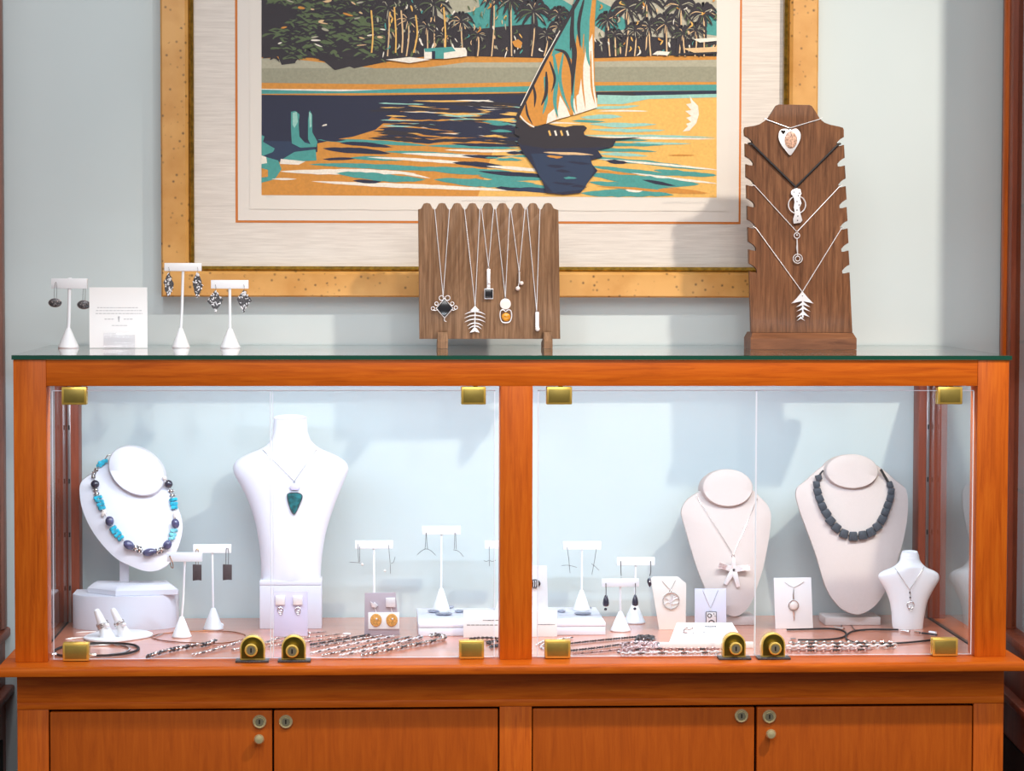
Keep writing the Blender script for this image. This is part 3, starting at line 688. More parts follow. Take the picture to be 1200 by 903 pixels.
stroke([(605, 140), (618, 112), (640, 68), (664, 24), (686, -16), (692, -30)], 4.2, 'blk', False); stroke([(610, 124), (634, 76), (656, 36)], 1.0, 'cream', False)
art.build('printed_image', imats, paper, smooth=0)
# pencilled edition number, title and signature under the image
def scribble(x0, x1, y, h, nm):
    mb = MB(); P = []; x = x0; k = 0; rr = random.Random(int(x0))
    while x < x1:
        P.append(U(x, y + (h if k % 2 else -h)*rr.uniform(.2, 1), YA-.0003)); x += rr.uniform(.9, 2.2); k += 1
    mb.tube(P, .00022, 3); mb.build(nm, M['faint'], paper, smooth=0)
scribble(312, 322, 230.5, 1.4, 'edition_number'); scribble(541, 602, 235.4, 1.4, 'pencil_title'); scribble(776, 828, 237.2, 1.7, 'pencil_signature')
# glazing
a = rect(221, 924, TOPY+32, 318.5, YF+.010)
mb = MB(); mb.box((a[0], YF+.0095, a[2]), (a[1], YF+.0115, a[3])); mb.build('glazing', glassy('picture_glass', (.995, .995, .995), .6), pic, smooth=0)
# ------------------------------------------------------------------ shared makers for the shop fittings
def tstand(label, cx, base_py, bar_top, bar_bot, bar_l, bar_r, cone_top, cone_l, cone_r, zb=ZG, yaw=0, group='white T-bar earring stands', stem=4.0, cyl=0, yc=None):
    rpx = (cone_r-cone_l)/2
    f = F(cx, base_py, zb); yc = f.y + rpx*S(f.y)*.85 if yc is None else yc; s = S(yc); c = U((cone_l+cone_r)/2, base_py, yc); c.z = zb
    t = thing('earring_stand', label, 'earring stand', c, group)
    R = rpx*s; hc = U(cx, cone_top, yc).z - zb
    mb = MB(); mb.lathe([(R*.96, .0002), (R, .0012), (R, .0024), (R*.93, .004), (R*.22, hc-.0008), (R*.15, hc)], c, 36); mb.build('base', M['white'], t, smooth=40)
    zt, zl = U(cx, bar_top, yc).z, U(cx, bar_bot, yc).z
    bc = U((bar_l+bar_r)/2, bar_top, yc).x
    mb = MB(); mb.tube([(c.x, yc, zb+hc*.9), (lerp(c.x, bc, .5), yc, (zb+zl)/2), (bc, yc, zl+.001)], stem*s/2, 12); mb.build('stem', M['white'], t)
    hw = (bar_r-bar_l)/2*s/math.cos(yaw)
    Mx = Matrix.Translation((bc, yc, 0)) @ Matrix.Rotation(yaw, 4, 'Z')
    mb = MB(); mb.box((-hw, -.0045, zl), (hw, .0045, zt), .0008, 0, Mx); mb.tube([(0, 0, zt-.001), (0, 0, zt+.0012)], .0035, 12) if yaw else None
    if yaw:
        for v in mb.bm.verts:
            if (v.co.x**2+v.co.y**2) < .00002 and v.co.z > zt-.0015: v.co = Vector((v.co.x+bc, v.co.y+yc, v.co.z))
    b = mb.build('bar', M['white'], t)
    t['front'] = yc-.0046
    return t
def fy(t): 
    y = t['front']; return y
def wire(mb, pxs, y, r=.00035, m=0, n=5):
    mb.tube(curve([U(a, b, y) for a, b in pxs], n), r, 5, False, m)
def ear(label, group, hang, y, maker, kind='earring'):
    p = U(hang[0], hang[1], y)
    t = thing('earring', label, 'earring', p, group); maker(t, y); return t
def kidney(px, py, drop, x2=None, gap=1.2, mat='steel'):
    def f(t, y):
        x = px; mb = MB(); e = px if x2 is None else x2
        wire(mb, [(x-gap, py+drop), (x-gap*.8, py+drop*.4), (x-.3, py), (x+gap*.6, py-1), (x+gap, py+drop*.4), (e+gap, py+drop)], y-.0005)
        mb.build('ear_wire', M[mat], t)
    return f

# ------------------------------------------------------------------ earring stands on the glass top
G1 = 'oxidised oval drop earrings'; G2 = 'nugget silver earrings on the glass top'
t1 = tstand('white T-bar earring stand with turned bar, leftmost on the glass top', 80, 408, 326, 338, 60.5, 102.5, 384, 68, 92.5, yaw=math.radians(-10))
t2 = tstand('tallest white T-bar earring stand on the glass top holding long nugget earrings', 212, 407.6, 308, 317.5, 193, 236, 384, 201.5, 222.5, stem=3.2)
t3 = tstand('shorter white T-bar earring stand on the glass top right of the tallest one', 269.5, 408, 328, 338, 247.5, 291, 384.5, 258, 281.5, stem=3.4)
for t in (t1, t2, t3): t['group'] = 'white earring stands on the glass top'
def oval_drop(cx, cy, hx, hy):
    def f(t, y):
        kidney(hx, hy, cy-hy-4, cx, 1.5, 'oxid')(t, y)
        c = U(cx, cy, y-.002); s = S(y); mb = MB(); mb.ball(c, (7.7*s, .0022, 5.2*s), 0, None, 24, 12)
        rr = random.Random(int(cx))
        for k in range(9):
            a = rr.uniform(0, 6.3); q = rr.uniform(0, .7); mb.ball(c+Vector((7*s*q*math.cos(a), -.0018, 4.4*s*q*math.sin(a))), (.0012, .0009, .001), 1, None, 8, 6)
        mb.ring(c+Vector((0, -.0005, 0)), 1, .0005, 28, 5, 1, None, 7.5*s, 5.0*s)
        mb.build('oval_drop', [M['oxid'], M['steel']], t)
    return f
ear('dark oval drop earring on a long wire at the left end of the leftmost stand', G1, (65, 333), fy(t1)-.004, oval_drop(64.5, 354.7, 65, 332))
ear('dark oval drop earring at the right end of the leftmost stand, touching the sign card', G1, (98, 336), fy(t1)+.003, oval_drop(98.2, 357, 98.5, 335))
def nugget(cx, cy, w, h, shape, hy, seed):
    def f(t, y):
        mb = MB(); wire(mb, [(cx, cy-h*.9), (cx+.6, hy+3), (cx, hy)], y-.0006); mb.ball(U(cx, hy, y-.0004), .0006); mb.build('ear_wire', M['silver'], t)
        s = S(y); c = U(cx, cy, y-.002); rr = random.Random(seed); mb = MB()
        def half(v):                                   # half width at height v in -1..1
            return (1-abs(v)**1.6)*1.0 if shape == 'long' else max(.05, (1-abs(v*1.05-.05)))
        up = []
        for k in range(13):
            v = -1+2*k/12; up.append((c.x+w*s*half(v)*rr.uniform(.8, 1.1), c.z+v*h*s))
        dn = []
        for k in range(13):
            v = 1-2*k/12; dn.append((c.x-w*s*half(v)*rr.uniform(.8, 1.1), c.z+v*h*s))
        poly = up+dn; keep = []
        for p in poly:
            if not keep or (Vector(p)-Vector(keep[-1])).length > .0002: keep.append(p)
        mb.prism(keep, y-.002, y-.0008, 0, 0)
        for k in range(46):
            v = rr.uniform(-.95, .95); u = rr.uniform(-1, 1)*half(v)*.95
            q = Vector((c.x+u*w*s, y-.0022, c.z+v*h*s)); Rm = Matrix.Rotation(rr.uniform(0, 3), 3, 'Y')
            mb.ball(q, (rr.uniform(.0006, .0012), .0008, rr.uniform(.0012, .0026)), 1 if rr.random() < .8 else 0, Rm, 7, 5)
        mb.build('nugget_drop', [M['oxid'], M['satin']], t)
    return f
ear('long crusty silver and black earring at the left end of the tallest stand', G2, (197.5, 313), fy(t2)-.0002, nugget(197.6, 333.5, 6, 14, 'long', 313, 1))
ear('long crusty silver and black earring at the right end of the tallest stand', G2, (231.5, 313), fy(t2)-.0002, nugget(231.3, 334, 6, 15, 'long', 313, 2))
ear('diamond-shaped nugget earring at the left end of the shorter stand', G2, (252.3, 333.5), fy(t3)-.0002, nugget(252.4, 353, 10, 13, 'dia', 333.5, 3))
ear('diamond-shaped nugget earring at the right end of the shorter stand', G2, (286, 333.5), fy(t3)-.0002, nugget(285.8, 352.5, 9, 13, 'dia', 333.5, 4))

# sign card in a clear holder
def dashes(mb, x0, x1, py, y, rr, th=.5, wmin=1.5, wmax=4.5, gap=.9):
    x = x0
    while x < x1:
        w_ = min(x1-x, rr.uniform(wmin, wmax)); a = U(x, py-th, y); b = U(x+w_, py+th, y)
        mb.box((a.x, y-.0001, b.z), (b.x, y+.0002, a.z)); x += w_+gap
ysg = F(138, 408.3, ZG).y + .012
c = U(139, 408, ysg); c.z = ZG
sg = tag(None or thing('sign_card', 'white printed card in a clear holder standing on the glass top', 'sign', c), 'white printed card in a clear holder standing on the glass top', 'sign')
a = U(104.5, 336.5, ysg); b = U(172.8, 407, ysg)
mb = MB(); mb.box((a.x, ysg, ZG+.0006), (b.x, ysg+.0012, a.z), .0002); mb.build('card', M['paper'], sg, smooth=0)
mb = MB(); rr = random.Random(3)
dashes(mb, 114, 161.5, 360.3, ysg-.0002, rr, .35); dashes(mb, 112.5, 166, 363.8, ysg-.0002, rr, .35); dashes(mb, 112, 167, 367.2, ysg-.0002, rr, .35)
dashes(mb, 122.5, 134, 373.8, ysg-.0002, rr, .4); dashes(mb, 145, 156, 373.8, ysg-.0002, rr, .4); dashes(mb, 131, 149, 381.2, ysg-.0002, rr, .3)
mb.plate([(138, 371), (139.2, 370.2), (140.4, 371), (140, 373.4), (139.6, 377), (138.8, 377), (138.4, 373.4)], ysg-.0003, .0003)
for v in mb.bm.verts: v.co.y = max(v.co.y, ysg-.0003)
mb.build('printed_lines', M['faint'], sg, smooth=0)
a = U(121, 390, ysg-.012); b = U(158, 407, ysg-.012); mb = MB()
mb.box((a.x, ysg-.010, ZG+.0003), (b.x, ysg-.0012, ZG+.0024), .0004); mb.box((a.x, ysg-.010, ZG+.002), (b.x, ysg-.0075, a.z), .0004); mb.box((a.x, ysg+.0016, ZG+.0003), (b.x, ysg+.004, a.z+.004), .0004)
for f in mb.bm.faces: f.material_index = 0
mb.build('clear_holder', glassy('holder_acrylic', (.95, .95, .96), 1.3, .02), sg)

# ------------------------------------------------------------------ walnut necklace board on two feet
yb = F(640, 408.7, ZG).y + .022
c = U(573, 408, yb); c.z = ZG
bd = thing('necklace_board', 'low rectangular walnut necklace board with scalloped top edge on two feet', 'necklace display', c)
cs = [500.3, 518, 535.8, 553.7, 571.7, 589, 607, 624.6, 642.3]
top = []
for k, x in enumerate(cs):
    L = [(x-7.6, 245.8), (x-6.4, 244.6), (x-5.4, 241.5), (x-3.6, 238.4), (x, 237.6), (x+3.6, 238.4), (x+5.4, 241.5), (x+6.4, 244.6), (x+7.6, 245.8)]
    top += L
outl = [(490, 245.2)] + top[1:-1] + [(654.4, 245.8), (656.6, 397), (491.5, 397)]
mb = MB(); mb.plate(outl, yb, .013, 0, .0007); mb.build('board', M['walnut'], bd, smooth=30)
for x0, x1 in ((512.8, 525), (637.6, 647.6)):
    a = U(x0, 390, yb-.02); b = U(x1, 408, yb-.02); zt = U(x0, 389, yb-.008).z; zm = U(x0, 396.8, yb).z
    mb = MB()
    prof = [(yb-.020, ZG+.0003), (yb+.055, ZG+.0003), (yb+.055, ZG+.008), (yb+.016, zm-.0006), (yb-.0006, zm-.0006), (yb-.0006, zt), (yb-.010, zt), (yb-.020, zm-.004)]
    V = [[(x, p, q) for p, q in prof] for x in (a.x, b.x)]
    mb.loft(V); mb.build('foot', M['walnut'], bd, smooth=20)
GN = 'silver necklaces on the low walnut board'; yc = yb-.0012
def board_neck(label, l, v, r, maker, beaded=False):
    p = U(v[0], v[1], yc); t = thing('necklace', label, 'necklace', p, GN)
    back = Vector((0, .0155, 0)); mb = MB()
    for e in (l, r):
        A = U(e[0], e[1], yc); up = Vector((A.x, yc+.0005, A.z+.0022)); bk = Vector((A.x, yb+.0145, A.z+.0022)); dn = Vector((A.x, yb+.0145, A.z-.05))
        mb.tube([p, A, up, bk, dn], .00062, 6)
    lb = U(l[0], l[1], yb+.0145); rb = U(r[0], r[1], yb+.0145)
    mb.tube([(lb.x, yb+.0145, lb.z-.05), ((lb.x+rb.x)/2, yb+.0150, lb.z-.06), (rb.x, yb+.0145, rb.z-.05)], .00062, 6)
    if beaded:
        A = U(l[0], l[1], yc)
        for k in range(9, 40): mb.ball(A.lerp(p, k/70), .00095, 0, None, 7, 5)
    mb.build('chain', M['satin'], t)
    mb = MB(); mb.ring(p+Vector((0, -.0006, -.0008)), .0016, .0004, 12, 5); mb.build('bail', M['silver'], t)
    maker(t); return t
def p_diamond(t):
    y = yc-.004; mb = MB(); s = S(y)
    mb.plate([(521, 350.5), (530, 361), (521, 371.5), (512, 361)], y-.001, .003, 0, .0008); st = mb.build('stone', M['black'], t)
    mb = MB(); pts = [U(*q, y-.0002) for q in ((521, 349.5), (531, 361), (521, 372.5), (511, 361))]; mb.tube(pts, .0008, 6, True)
    for cx, cy, r in ((517.4, 349, 2.8), (524.6, 349, 2.8), (511.5, 355.6, 2), (530, 355.6, 2), (507.3, 361.2, 2.0), (534.2, 360.2, 2.0)):
        mb.ring(U(cx, cy, y+.0004), r*s, .0006, 14, 5)
    wire(mb, [(507, 363), (510.5, 363.6), (514, 361)], y, .0006); wire(mb, [(534.5, 362), (531, 363.4), (527.5, 361)], y, .0006)
    wire(mb, [(520.8, 372), (520.9, 375.5), (523.2, 376.5)], y, .0006); mb.build('wire_frame', M['satin'], t)
def p_bones(t):
    y = yc-.003; mb = MB()
    mb.plate([(556.6, 358.5), (562, 363.5), (556.8, 365), (551, 363.8)], y, .0016, 0, .0003)
    wire(mb, [(556.8, 362), (556.6, 375), (556.2, 387)], y+.0008, .0010)
    for k, (yy, w) in enumerate(((367, 12), (371.5, 12.3), (376, 12), (380.5, 9), (384, 7.5))):
        for sg_ in (-1, 1): mb.tube(curve([U(556.6, yy-2.2, y+.0006), U(556.6+sg_*w*.5, yy-1.4, y+.0004), U(556.6+sg_*w, yy+1.2, y+.0006)], 5), [.0011]*6+[.0009, .0008, .0006, .0004, .0003], 6)
    mb.plate([(555.2, 384), (557.8, 384), (562.3, 389.8), (556.3, 388), (550.2, 389.8)], y, .0016, 0, .0003)
    mb.build('fish_skeleton', M['satin'], t)
def p_bar_square(t):
    y = yc-.003; mb = MB(); a = U(570.6, 315, y); b = U(574.6, 338, y)
    mb.box((a.x, y-.0006, b.z), (b.x, y+.0012, a.z), .0005); mb.ball(U(573, 331.5, y-.001), .0022); mb.box((a.x+.0005, y-.001, U(0, 334, y).z-.003), (b.x-.0005, y+.001, U(0, 333, y).z), .0004)
    mb.build('silver_bar', M['satin'], t)
    a = U(567.6, 338, y); b = U(578, 350.3, y)
    mb = MB(); mb.box((a.x, y-.001, b.z), (b.x, y+.001, a.z), .0005); s = mb.build('setting', M['satin'], t)
    mb = MB(); mb.box((a.x+.0008, y-.0028, b.z+.0016), (b.x-.0008, y-.0006, a.z-.0008), .0006); mb.build('square_stone', M['black'], t)
def p_amber(t):
    y = yc-.003; s = S(y); R = Matrix.Rotation(PI/2, 3, 'X'); mb = MB()
    mb.lathe([(6.4*s, -.0008), (6.4*s, .0006), (5.6*s, .0011), (.0002, .0011)], U(592.3, 356, y), 28, 0, R); 
    for r in (4.2, 2.6, 1.2): mb.ring(U(592.3, 356, y-.0012), r*s, .0003, 20, 5)
    mb.build('coin_disc', M['pearl'], t)
    mb = MB(); loop = [U(*q, y) for q in ((586.8, 364), (590, 363), (592.6, 365), (595.4, 363), (598.6, 364), (599.6, 370), (597.6, 376.5), (592.8, 378), (588, 376.5), (586, 370))]
    mb.tube(curve(loop, 4, True), .0009, 6, True); mb.build('setting', M['satin'], t)
    mb = MB(); mb.ball(U(593, 371.2, y), (5.0*s, .0026, 5.0*s), 0, None, 20, 12); mb.build('amber_stone', M['amber'], t)
def p_pearls(t):
    y = yc-.003; mb = MB(); mb.tube([U(608.5, 318.5, y), U(608.6, 331, y)], .0012, 8); mb.tube([U(608.6, 330, y), U(611, 332, y)], .0008, 6); mb.tube([U(608.6, 330, y), U(606.9, 337, y)], .0008, 6); mb.build('silver_bar', M['satin'], t)
    for q, r in (((611.2, 331.6), .0034), ((606.8, 337.8), .0037)):
        mb = MB(); mb.ball(U(*q, y-.001), r, 0, None, 18, 12); mb.build('pearl', M['pearl'], t)
def p_bar_ball(t):
    y = yc-.003; mb = MB(); a = U(627.4, 365.5, y); b = U(631.6, 384, y)
    mb.box((a.x, y-.0008, b.z), (b.x, y+.0014, a.z), .0007); mb.build('silver_bar', M['satin'], t)
    mb = MB(); mb.ball(U(629.9, 385.3, y-.0006), .0039, 0, None, 18, 12); mb.build('pearl', M['pearl'], t)
board_neck('silver necklace with a black diamond-shaped stone in curled wire on the walnut board', (509.4, 245), (519.3, 347.5), (526.8, 245), p_diamond)
board_neck('silver necklace with a fish skeleton pendant on the walnut board', (544.4, 245), (556.8, 358.5), (562.4, 245), p_bones, True)
board_neck('short necklace with a silver bar and square black stone on the walnut board', (564.3, 245), (572.4, 312.5), (578.4, 245), p_bar_square)
board_neck('necklace with a pale disc above a round amber stone on the walnut board', (581, 245), (592.2, 348.3), (597.3, 245), p_amber)
board_neck('short necklace with two small pearls on a thin bar on the walnut board', (598.6, 245), (608.4, 318.5), (615.2, 245), p_pearls)
board_neck('long necklace with a slim bar ending in one pearl, rightmost on the low walnut board', (617.8, 245), (628.8, 364), (632.8, 245), p_bar_ball)

# ------------------------------------------------------------------ tall walnut neck stand
yn0 = F(941, 409.6, ZG).y; yn = yn0 + .012
c = U(941, 409, yn); c.z = ZG
ns = thing('necklace_bust', 'tall walnut neck-shaped necklace stand with notched sides on the glass top', 'necklace display', c)
def xr(y): return lerp(988.5, 999, (y-149)/(389-149))
def xl(y): return lerp(872.6, 880.3, (y-149)/(389-149))
Rt = [(909.8, 123.6), (912.5, 122.3), (948.5, 122.8), (951.6, 124.2), (956.3, 131.6), (960.5, 139.5), (966, 144), (973, 146.6), (984, 148.3), (988, 149.5), (989, 152)]
nts = [171, 195.2, 219.5, 244, 269, 295, 320.5]       # lower edge of each notch on the right
for n_ in nts:
    x = xr(n_); Rt += [(xr(n_-10), n_-10.5), (x-6.5, n_-7.2), (x-9.6, n_-3.6), (x-9.2, n_+.3), (x-5, n_-.2), (x-.3, n_-1.5)]
Rt += [(999, 389.5)]
Lt = [(880.3, 389.5)]
for n_ in reversed(nts):
    m_ = n_-1.5; x = xl(m_); Lt += [(x+.3, m_-1.5), (x+5.5, m_+.4), (x+9.6, m_+1.0), (x+9.4, m_-3.4), (x+6.5, m_-7), (xl(m_-10), m_-10.5)]
Lt += [(872.4, 152), (873.6, 148.8), (884, 147.4), (891.6, 145.6), (899, 140.7), (904, 133)]
LEAN = .05
mb = MB(); mb.plate(Rt+Lt, yn, .014, 0, .0007)
mb.build('neck_board', M['walnut_red'], ns, smooth=30)
a = U(879.6, 396, yn0); b = U(1003.8, 409, yn0); zt = U(940, 389.6, yn).z
mb = MB()
rings = []
for z, o_ in ((ZG+.0003, 0), (U(940, 396.6, yn0).z, 0), (zt, .0045)):
    rings.append([(a.x+o_, yn0+o_*2.4, z), (b.x-o_, yn0+o_*2.4, z), (b.x-o_, yn0+.075-o_, z), (a.x+o_, yn0+.075-o_, z)])
mb.loft(rings); mb.build('base_block', M['walnut_h'], ns, smooth=20)
GT = 'necklaces on the tall walnut stand'; ym = yn-.0013
def tall_neck(label, l, v, r, rad, mat, maker, lean=0):
    ym = yn-.0005-rad*1.05; p = U(v[0], v[1], ym); t = thing('necklace', label, 'necklace', p, GT); mb = MB()
    A, B = U(l[0], l[1], ym), U(r[0], r[1], ym); yk = yn+.0146+rad*1.1
    mb.tube([Vector((A.x+.004, yk, A.z+.004)), Vector((A.x-.004, yk, A.z+.0022)), Vector((A.x-.004, ym, A.z+.0022)), A, p], rad, 7); mb.tube([Vector((B.x-.004, yk, B.z+.004)), Vector((B.x+.004, yk, B.z+.0022)), Vector((B.x+.004, ym, B.z+.0022)), B, p], rad, 7)
    mb.tube([(A.x+.004, yk, A.z+.004), ((A.x+B.x)/2, yk+.002, A.z+.012), (B.x-.004, yk, B.z+.004)], rad, 7)
    mb.build('cord' if mat == 'cord' else 'chain', M[mat], t); mb = MB(); mb.ring(p+Vector((0, -.0008, -.001)), .0019, .0005, 12, 5); mb.build('bail', M['silver'], t); maker(t); return t
def q_heart(t):
    y = ym-.003; s = S(y); mb = MB()
    H_ = [(926, 153), (922, 151), (916, 151.3), (912.6, 156), (912.8, 163), (916, 170), (920.5, 176), (926, 182), (931, 176), (935.2, 169), (938, 162), (938.2, 156), (934.5, 151.5), (930, 151)]
    P = curve([(a, b, 0) for a, b in H_], 3, True); mb.plate([(p.x, p.y) for p in P], y, .002, 0, .0005)
    mb.build('heart_plate', M['satin'], t)
    mb = MB(); mb.ball(U(926.8, 164, y-.0002), (7.4*s, .0016, 10*s), 0, None, 22, 12); mb.build('oval_stone', M['pinkstone'], t)
    mb = MB(); mb.plate([(918, 157.5), (914.8, 153.6), (916.2, 152.2), (917.9, 153.2), (919.6, 152.4), (920.8, 154)], y-.0006, .0005); mb.build('heart_inlay', M['dark'], t)
def q_totem(t):
    y = ym-.003; s = S(y); mb = MB(); mb.ring(U(934, 239.8, y), 10.2*s, .0010, 28, 6); mb.build('ring', M['satin'], t)
    mb = MB(); L_ = [(929, 222), (934, 220.5), (938, 221.5), (939.5, 227), (937, 231), (939.6, 238), (936.6, 243), (938, 250), (940.5, 258), (938, 261), (930, 262), (929.4, 256), (932, 250), (930, 243), (931.6, 236), (930.4, 230), (927, 228), (927, 224)]
    mb.plate(L_, y-.0014, .0022, 0, .0005)
    for q in ((930.6, 225), (935.6, 229), (934, 236), (936.6, 240), (934, 246), (935, 253), (934.6, 258), (937, 226)): mb.ball(U(*q, y-.0016), .0011, 1, None, 8, 6)
    mb.build('carved_bar', [M['satin'], M['oxid']], t)
def q_rod(t):
    y = ym-.002; s = S(y); mb = MB(); mb.ring(U(933.9, 276, y), 3.3*s, .0008, 18, 6); mb.ball(U(933.9, 275.4, y), .0015)
    mb.tube([U(934, 279.4, y), U(934.2, 286, y), U(934, 290, y), U(934.7, 297.6, y)], [.0009, .0011, .0016, .0007], 8); mb.build('rod', M['satin'], t)
    mb = MB(); mb.ring(U(934.8, 303, y), 5.4*s, .0008, 22, 6); mb.ring(U(934.8, 303, y), 2.9*s, .0008, 16, 6); mb.tube([U(934.8, 297.4, y), U(934.8, 300.4, y)], .0006, 6); mb.build('ring', M['satin'], t)
def q_fish(t):
    y = ym-.003; mb = MB()
    for x, a, b, w_ in ((940.4, 341, 355.5, 13), (941.3, 353, 360, 8.6), (941.6, 358.5, 365, 8.4), (941.2, 364, 371.5, 8), (938.6, 370.5, 376, 5)):
        mb.plate([(x, a), (x+w_*.5, lerp(a, b, .55)), (x+w_, b), (x+w_*.35, b-2), (x, b-3.2), (x-w_*.35, b-2), (x-w_, b), (x-w_*.5, lerp(a, b, .55))], y-random.random()*.0004, .0018, 0, .0003)
    mb.tube([U(940.5, 345, y+.001), U(940.8, 372, y+.001)], .0014, 6); mb.ball(U(940.4, 346.5, y-.0004), .0009, 1); mb.build('fish_bone', [M['satin'], M['oxid']], t)
tall_neck('short chain with a silver heart and mottled oval stone on the tall stand', (899, 140.3), (925.8, 150), (960.5, 139.6), .0007, 'satin', q_heart)
tall_neck('black cord necklace with a carved silver bar and ring on the tall stand', (882, 169.4), (932.6, 219.3), (981.6, 170), .0019, 'cord', q_totem)
tall_neck('thin chain with a slim rod and double ring on the tall stand', (884.8, 217.8), (933.9, 271.6), (983.4, 219), .0007, 'satin', q_rod)
tall_neck('lowest thin chain with a layered silver fish pendant on the tall stand', (886, 267.2), (940.2, 342), (985.6, 268.4), .0007, 'satin', q_fish)
# ------------------------------------------------------------------ inside the case: display forms
def floor_thing(name, label, cat, px, py, group=None, dy=0):
    c = F(px, py); c.z = H+.0007; c.y += dy; return thing(name, label, cat, c, group), c.y
HF = H + .0007
class Form:                                            # domed neck form: outline measured on the photo, leaning back
    def __init__(s, outl, y0, bulge, lean, n=72):
        s.y0, s.b, s.lean = y0, bulge, lean
        P = [U(p.x, p.y, y0) for p in curve([(a, b, 0) for a, b in outl], 5, True)]
        s.P = P; s.c = sum(P, Vector())/len(P); s.n = len(P)
        s.ang = [math.atan2(p.z-s.c.z, p.x-s.c.x) for p in P]
    def rad(s, a):
        best = None
        for i in range(s.n):
            p, q = s.P[i]-s.c, s.P[(i+1) % s.n]-s.c; d = (math.cos(a), math.sin(a)); ex, ez = q.x-p.x, q.z-p.z
            den = d[0]*ez - d[1]*ex
            if abs(den) < 1e-12: continue
            t = (p.x*ez - p.z*ex)/den; u = (p.x*d[1]-p.z*d[0])/den
            if t > 0 and -1e-6 <= u <= 1+1e-6: best = t if best is None else max(best, t)
        return best or .01
    def off(s, t): return -s.b*(1-t**2.6)
    def Y(s, x, z):
        dx, dz = x-s.c.x, z-s.c.z; r = math.hypot(dx, dz)/s.rad(math.atan2(dz, dx)); r = min(r, 1)
        return s.y0 + s.off(r) + s.lean*(z-s.c.z)
    def at(s, px, py, d=0):                            # point of the front surface under a photo pixel
        y = s.y0
        for k in range(6): p = U(px, py, y); y = s.Y(p.x, p.z) - d
        return U(px, py, y)
    def mesh(s, thick, m=0):
        mb = MB(); rings = []
        for t in (1.0, .97, .9, .8, .65, .5, .35, .2, .08):
            rings.append([Vector((s.c.x+(p.x-s.c.x)*t, s.y0+s.off(t)+s.lean*(s.c.z+(p.z-s.c.z)*t-s.c.z), s.c.z+(p.z-s.c.z)*t)) for p in s.P])
        bk = [[Vector((s.c.x+(p.x-s.c.x)*t, s.y0+dy+s.lean*(p.z-s.c.z)*t, s.c.z+(p.z-s.c.z)*t)) for p in s.P] for t, dy in ((.9, thick), (.98, thick*.85), (1.008, thick*.45))]
        mb.loft(bk+rings); return mb
def neck_cap(f, cx, cy, rx, ry, rot, lift, mb, grow=1.12, drop=3):   # oval cut face of the neck standing proud of the form
    a = f.at(cx, cy).y - lift; c = U(cx, cy, a); s = S(a); rg = []
    for k, (g, d, dz) in enumerate(((grow, lift+.022, -drop*s), (1.02, .004, -.4*s), (1.0, .0012, 0), (.975, 0, 0), (.5, 0, 0), (.02, 0, 0))):
        rg.append([c + Vector(((math.cos(t)*rx*math.cos(rot)-math.sin(t)*ry*math.sin(rot))*s*g, d + .25*(math.cos(t)*rx*math.sin(rot)+math.sin(t)*ry*math.cos(rot))*s*g, (math.cos(t)*rx*math.sin(rot)+math.sin(t)*ry*math.cos(rot))*s*g + dz)) for t in [2*PI*i/48 for i in range(48)]])
    mb.loft(rg)

# --- white oval form on a post over a white block, with the turquoise necklace
drum_c = F(146, 739.5); dy0 = drum_c.y
c = Vector((U(143, 739, dy0+.06).x, dy0+.062, HF))
ri = thing('drum_riser', 'white half-round riser block under the tilted white necklace form', 'riser', c)
zt = U(146, 699, dy0).z
prof = []
x0, x1 = U(83.5, 720, dy0+.03).x, U(206, 720, dy0+.03).x; cx = (x0+x1)/2; rx = (x1-x0)/2; rings = []
base = [(cx+rx*math.cos(t), dy0+.052-.052*math.sin(t)) for t in [PI*i/28 for i in range(29)]] + [(x0, dy0+.10), (x1, dy0+.10)]
for o_, z in ((.0, HF), (0, zt-.002), (.0012, zt-.0005), (.003, zt)):
    rings.append([(lerp(x, cx, o_/rx), y, z) for x, y in base])
mb = MB(); mb.loft(rings); mb.build('block', M['leather'], ri, smooth=35)
y1 = dy0+.048; nf_out = [(105.6, 556), (95.5, 564), (92.6, 575), (97, 598), (111, 624.6), (134, 650), (155, 661.5), (176, 667.5), (194, 662.5), (206, 648), (213.2, 626), (213, 609), (206, 590), (197, 569), (186, 553), (166, 538), (146, 534), (124, 543)]
wf = Form(nf_out, y1-.004, .012, .22)
c = Vector((U(148, 690, y1).x, y1, zt))
st = thing('necklace_form', 'tilted white oval necklace form on a post at the far left of the case', 'necklace display', c)
mb = wf.mesh(.012); neck_cap(wf, 159.4, 551.6, 34.5, 25, math.radians(-33), .014, mb, 1.06, 2); mb.build('neck_form', M['leather'], st, smooth=50)
mb = MB(); a = U(140.5, 640, y1+.02); b = U(151.5, 684, y1+.02); mb.box((a.x, y1+.012, zt+.004), (b.x, y1+.020, a.z), .0008); mb.build('post', M['leather'], st)
mb = MB(); z1 = U(150, 683, y1-.03).z; zm = U(150, 688, y1-.03).z
pts = [U(103.5, 700, y1+.0).xy, U(137, 702, y1-.036).xy, U(208.5, 696, y1-.02).xy, U(206, 690, y1+.035).xy, U(112, 690, y1+.038).xy]
pts = [Vector((U(102.5, 690, y1+.004).x, y1+.004)), Vector((U(135.5, 690, y1-.040).x, y1-.040)), Vector((U(208.5, 690, y1-.026).x, y1-.026)), Vector((U(203, 690, y1+.036).x, y1+.036)), Vector((U(108, 690, y1+.036).x, y1+.036))]
ctr = sum(pts, Vector((0, 0)))/5; rings = []
for t, z in ((.985, zt+.0002), (1, zt+.001), (1, zt+.0085), (.86, zt+.0165), (.84, zt+.017)):
    rings.append([(lerp(ctr.x, p.x, t), lerp(ctr.y, p.y, t), z) for p in pts])
mb.loft(rings); mb.build('base', M['leather'], st, smooth=25)
q = lambda a, b: (80+a/5.473, 515+b/5.473)
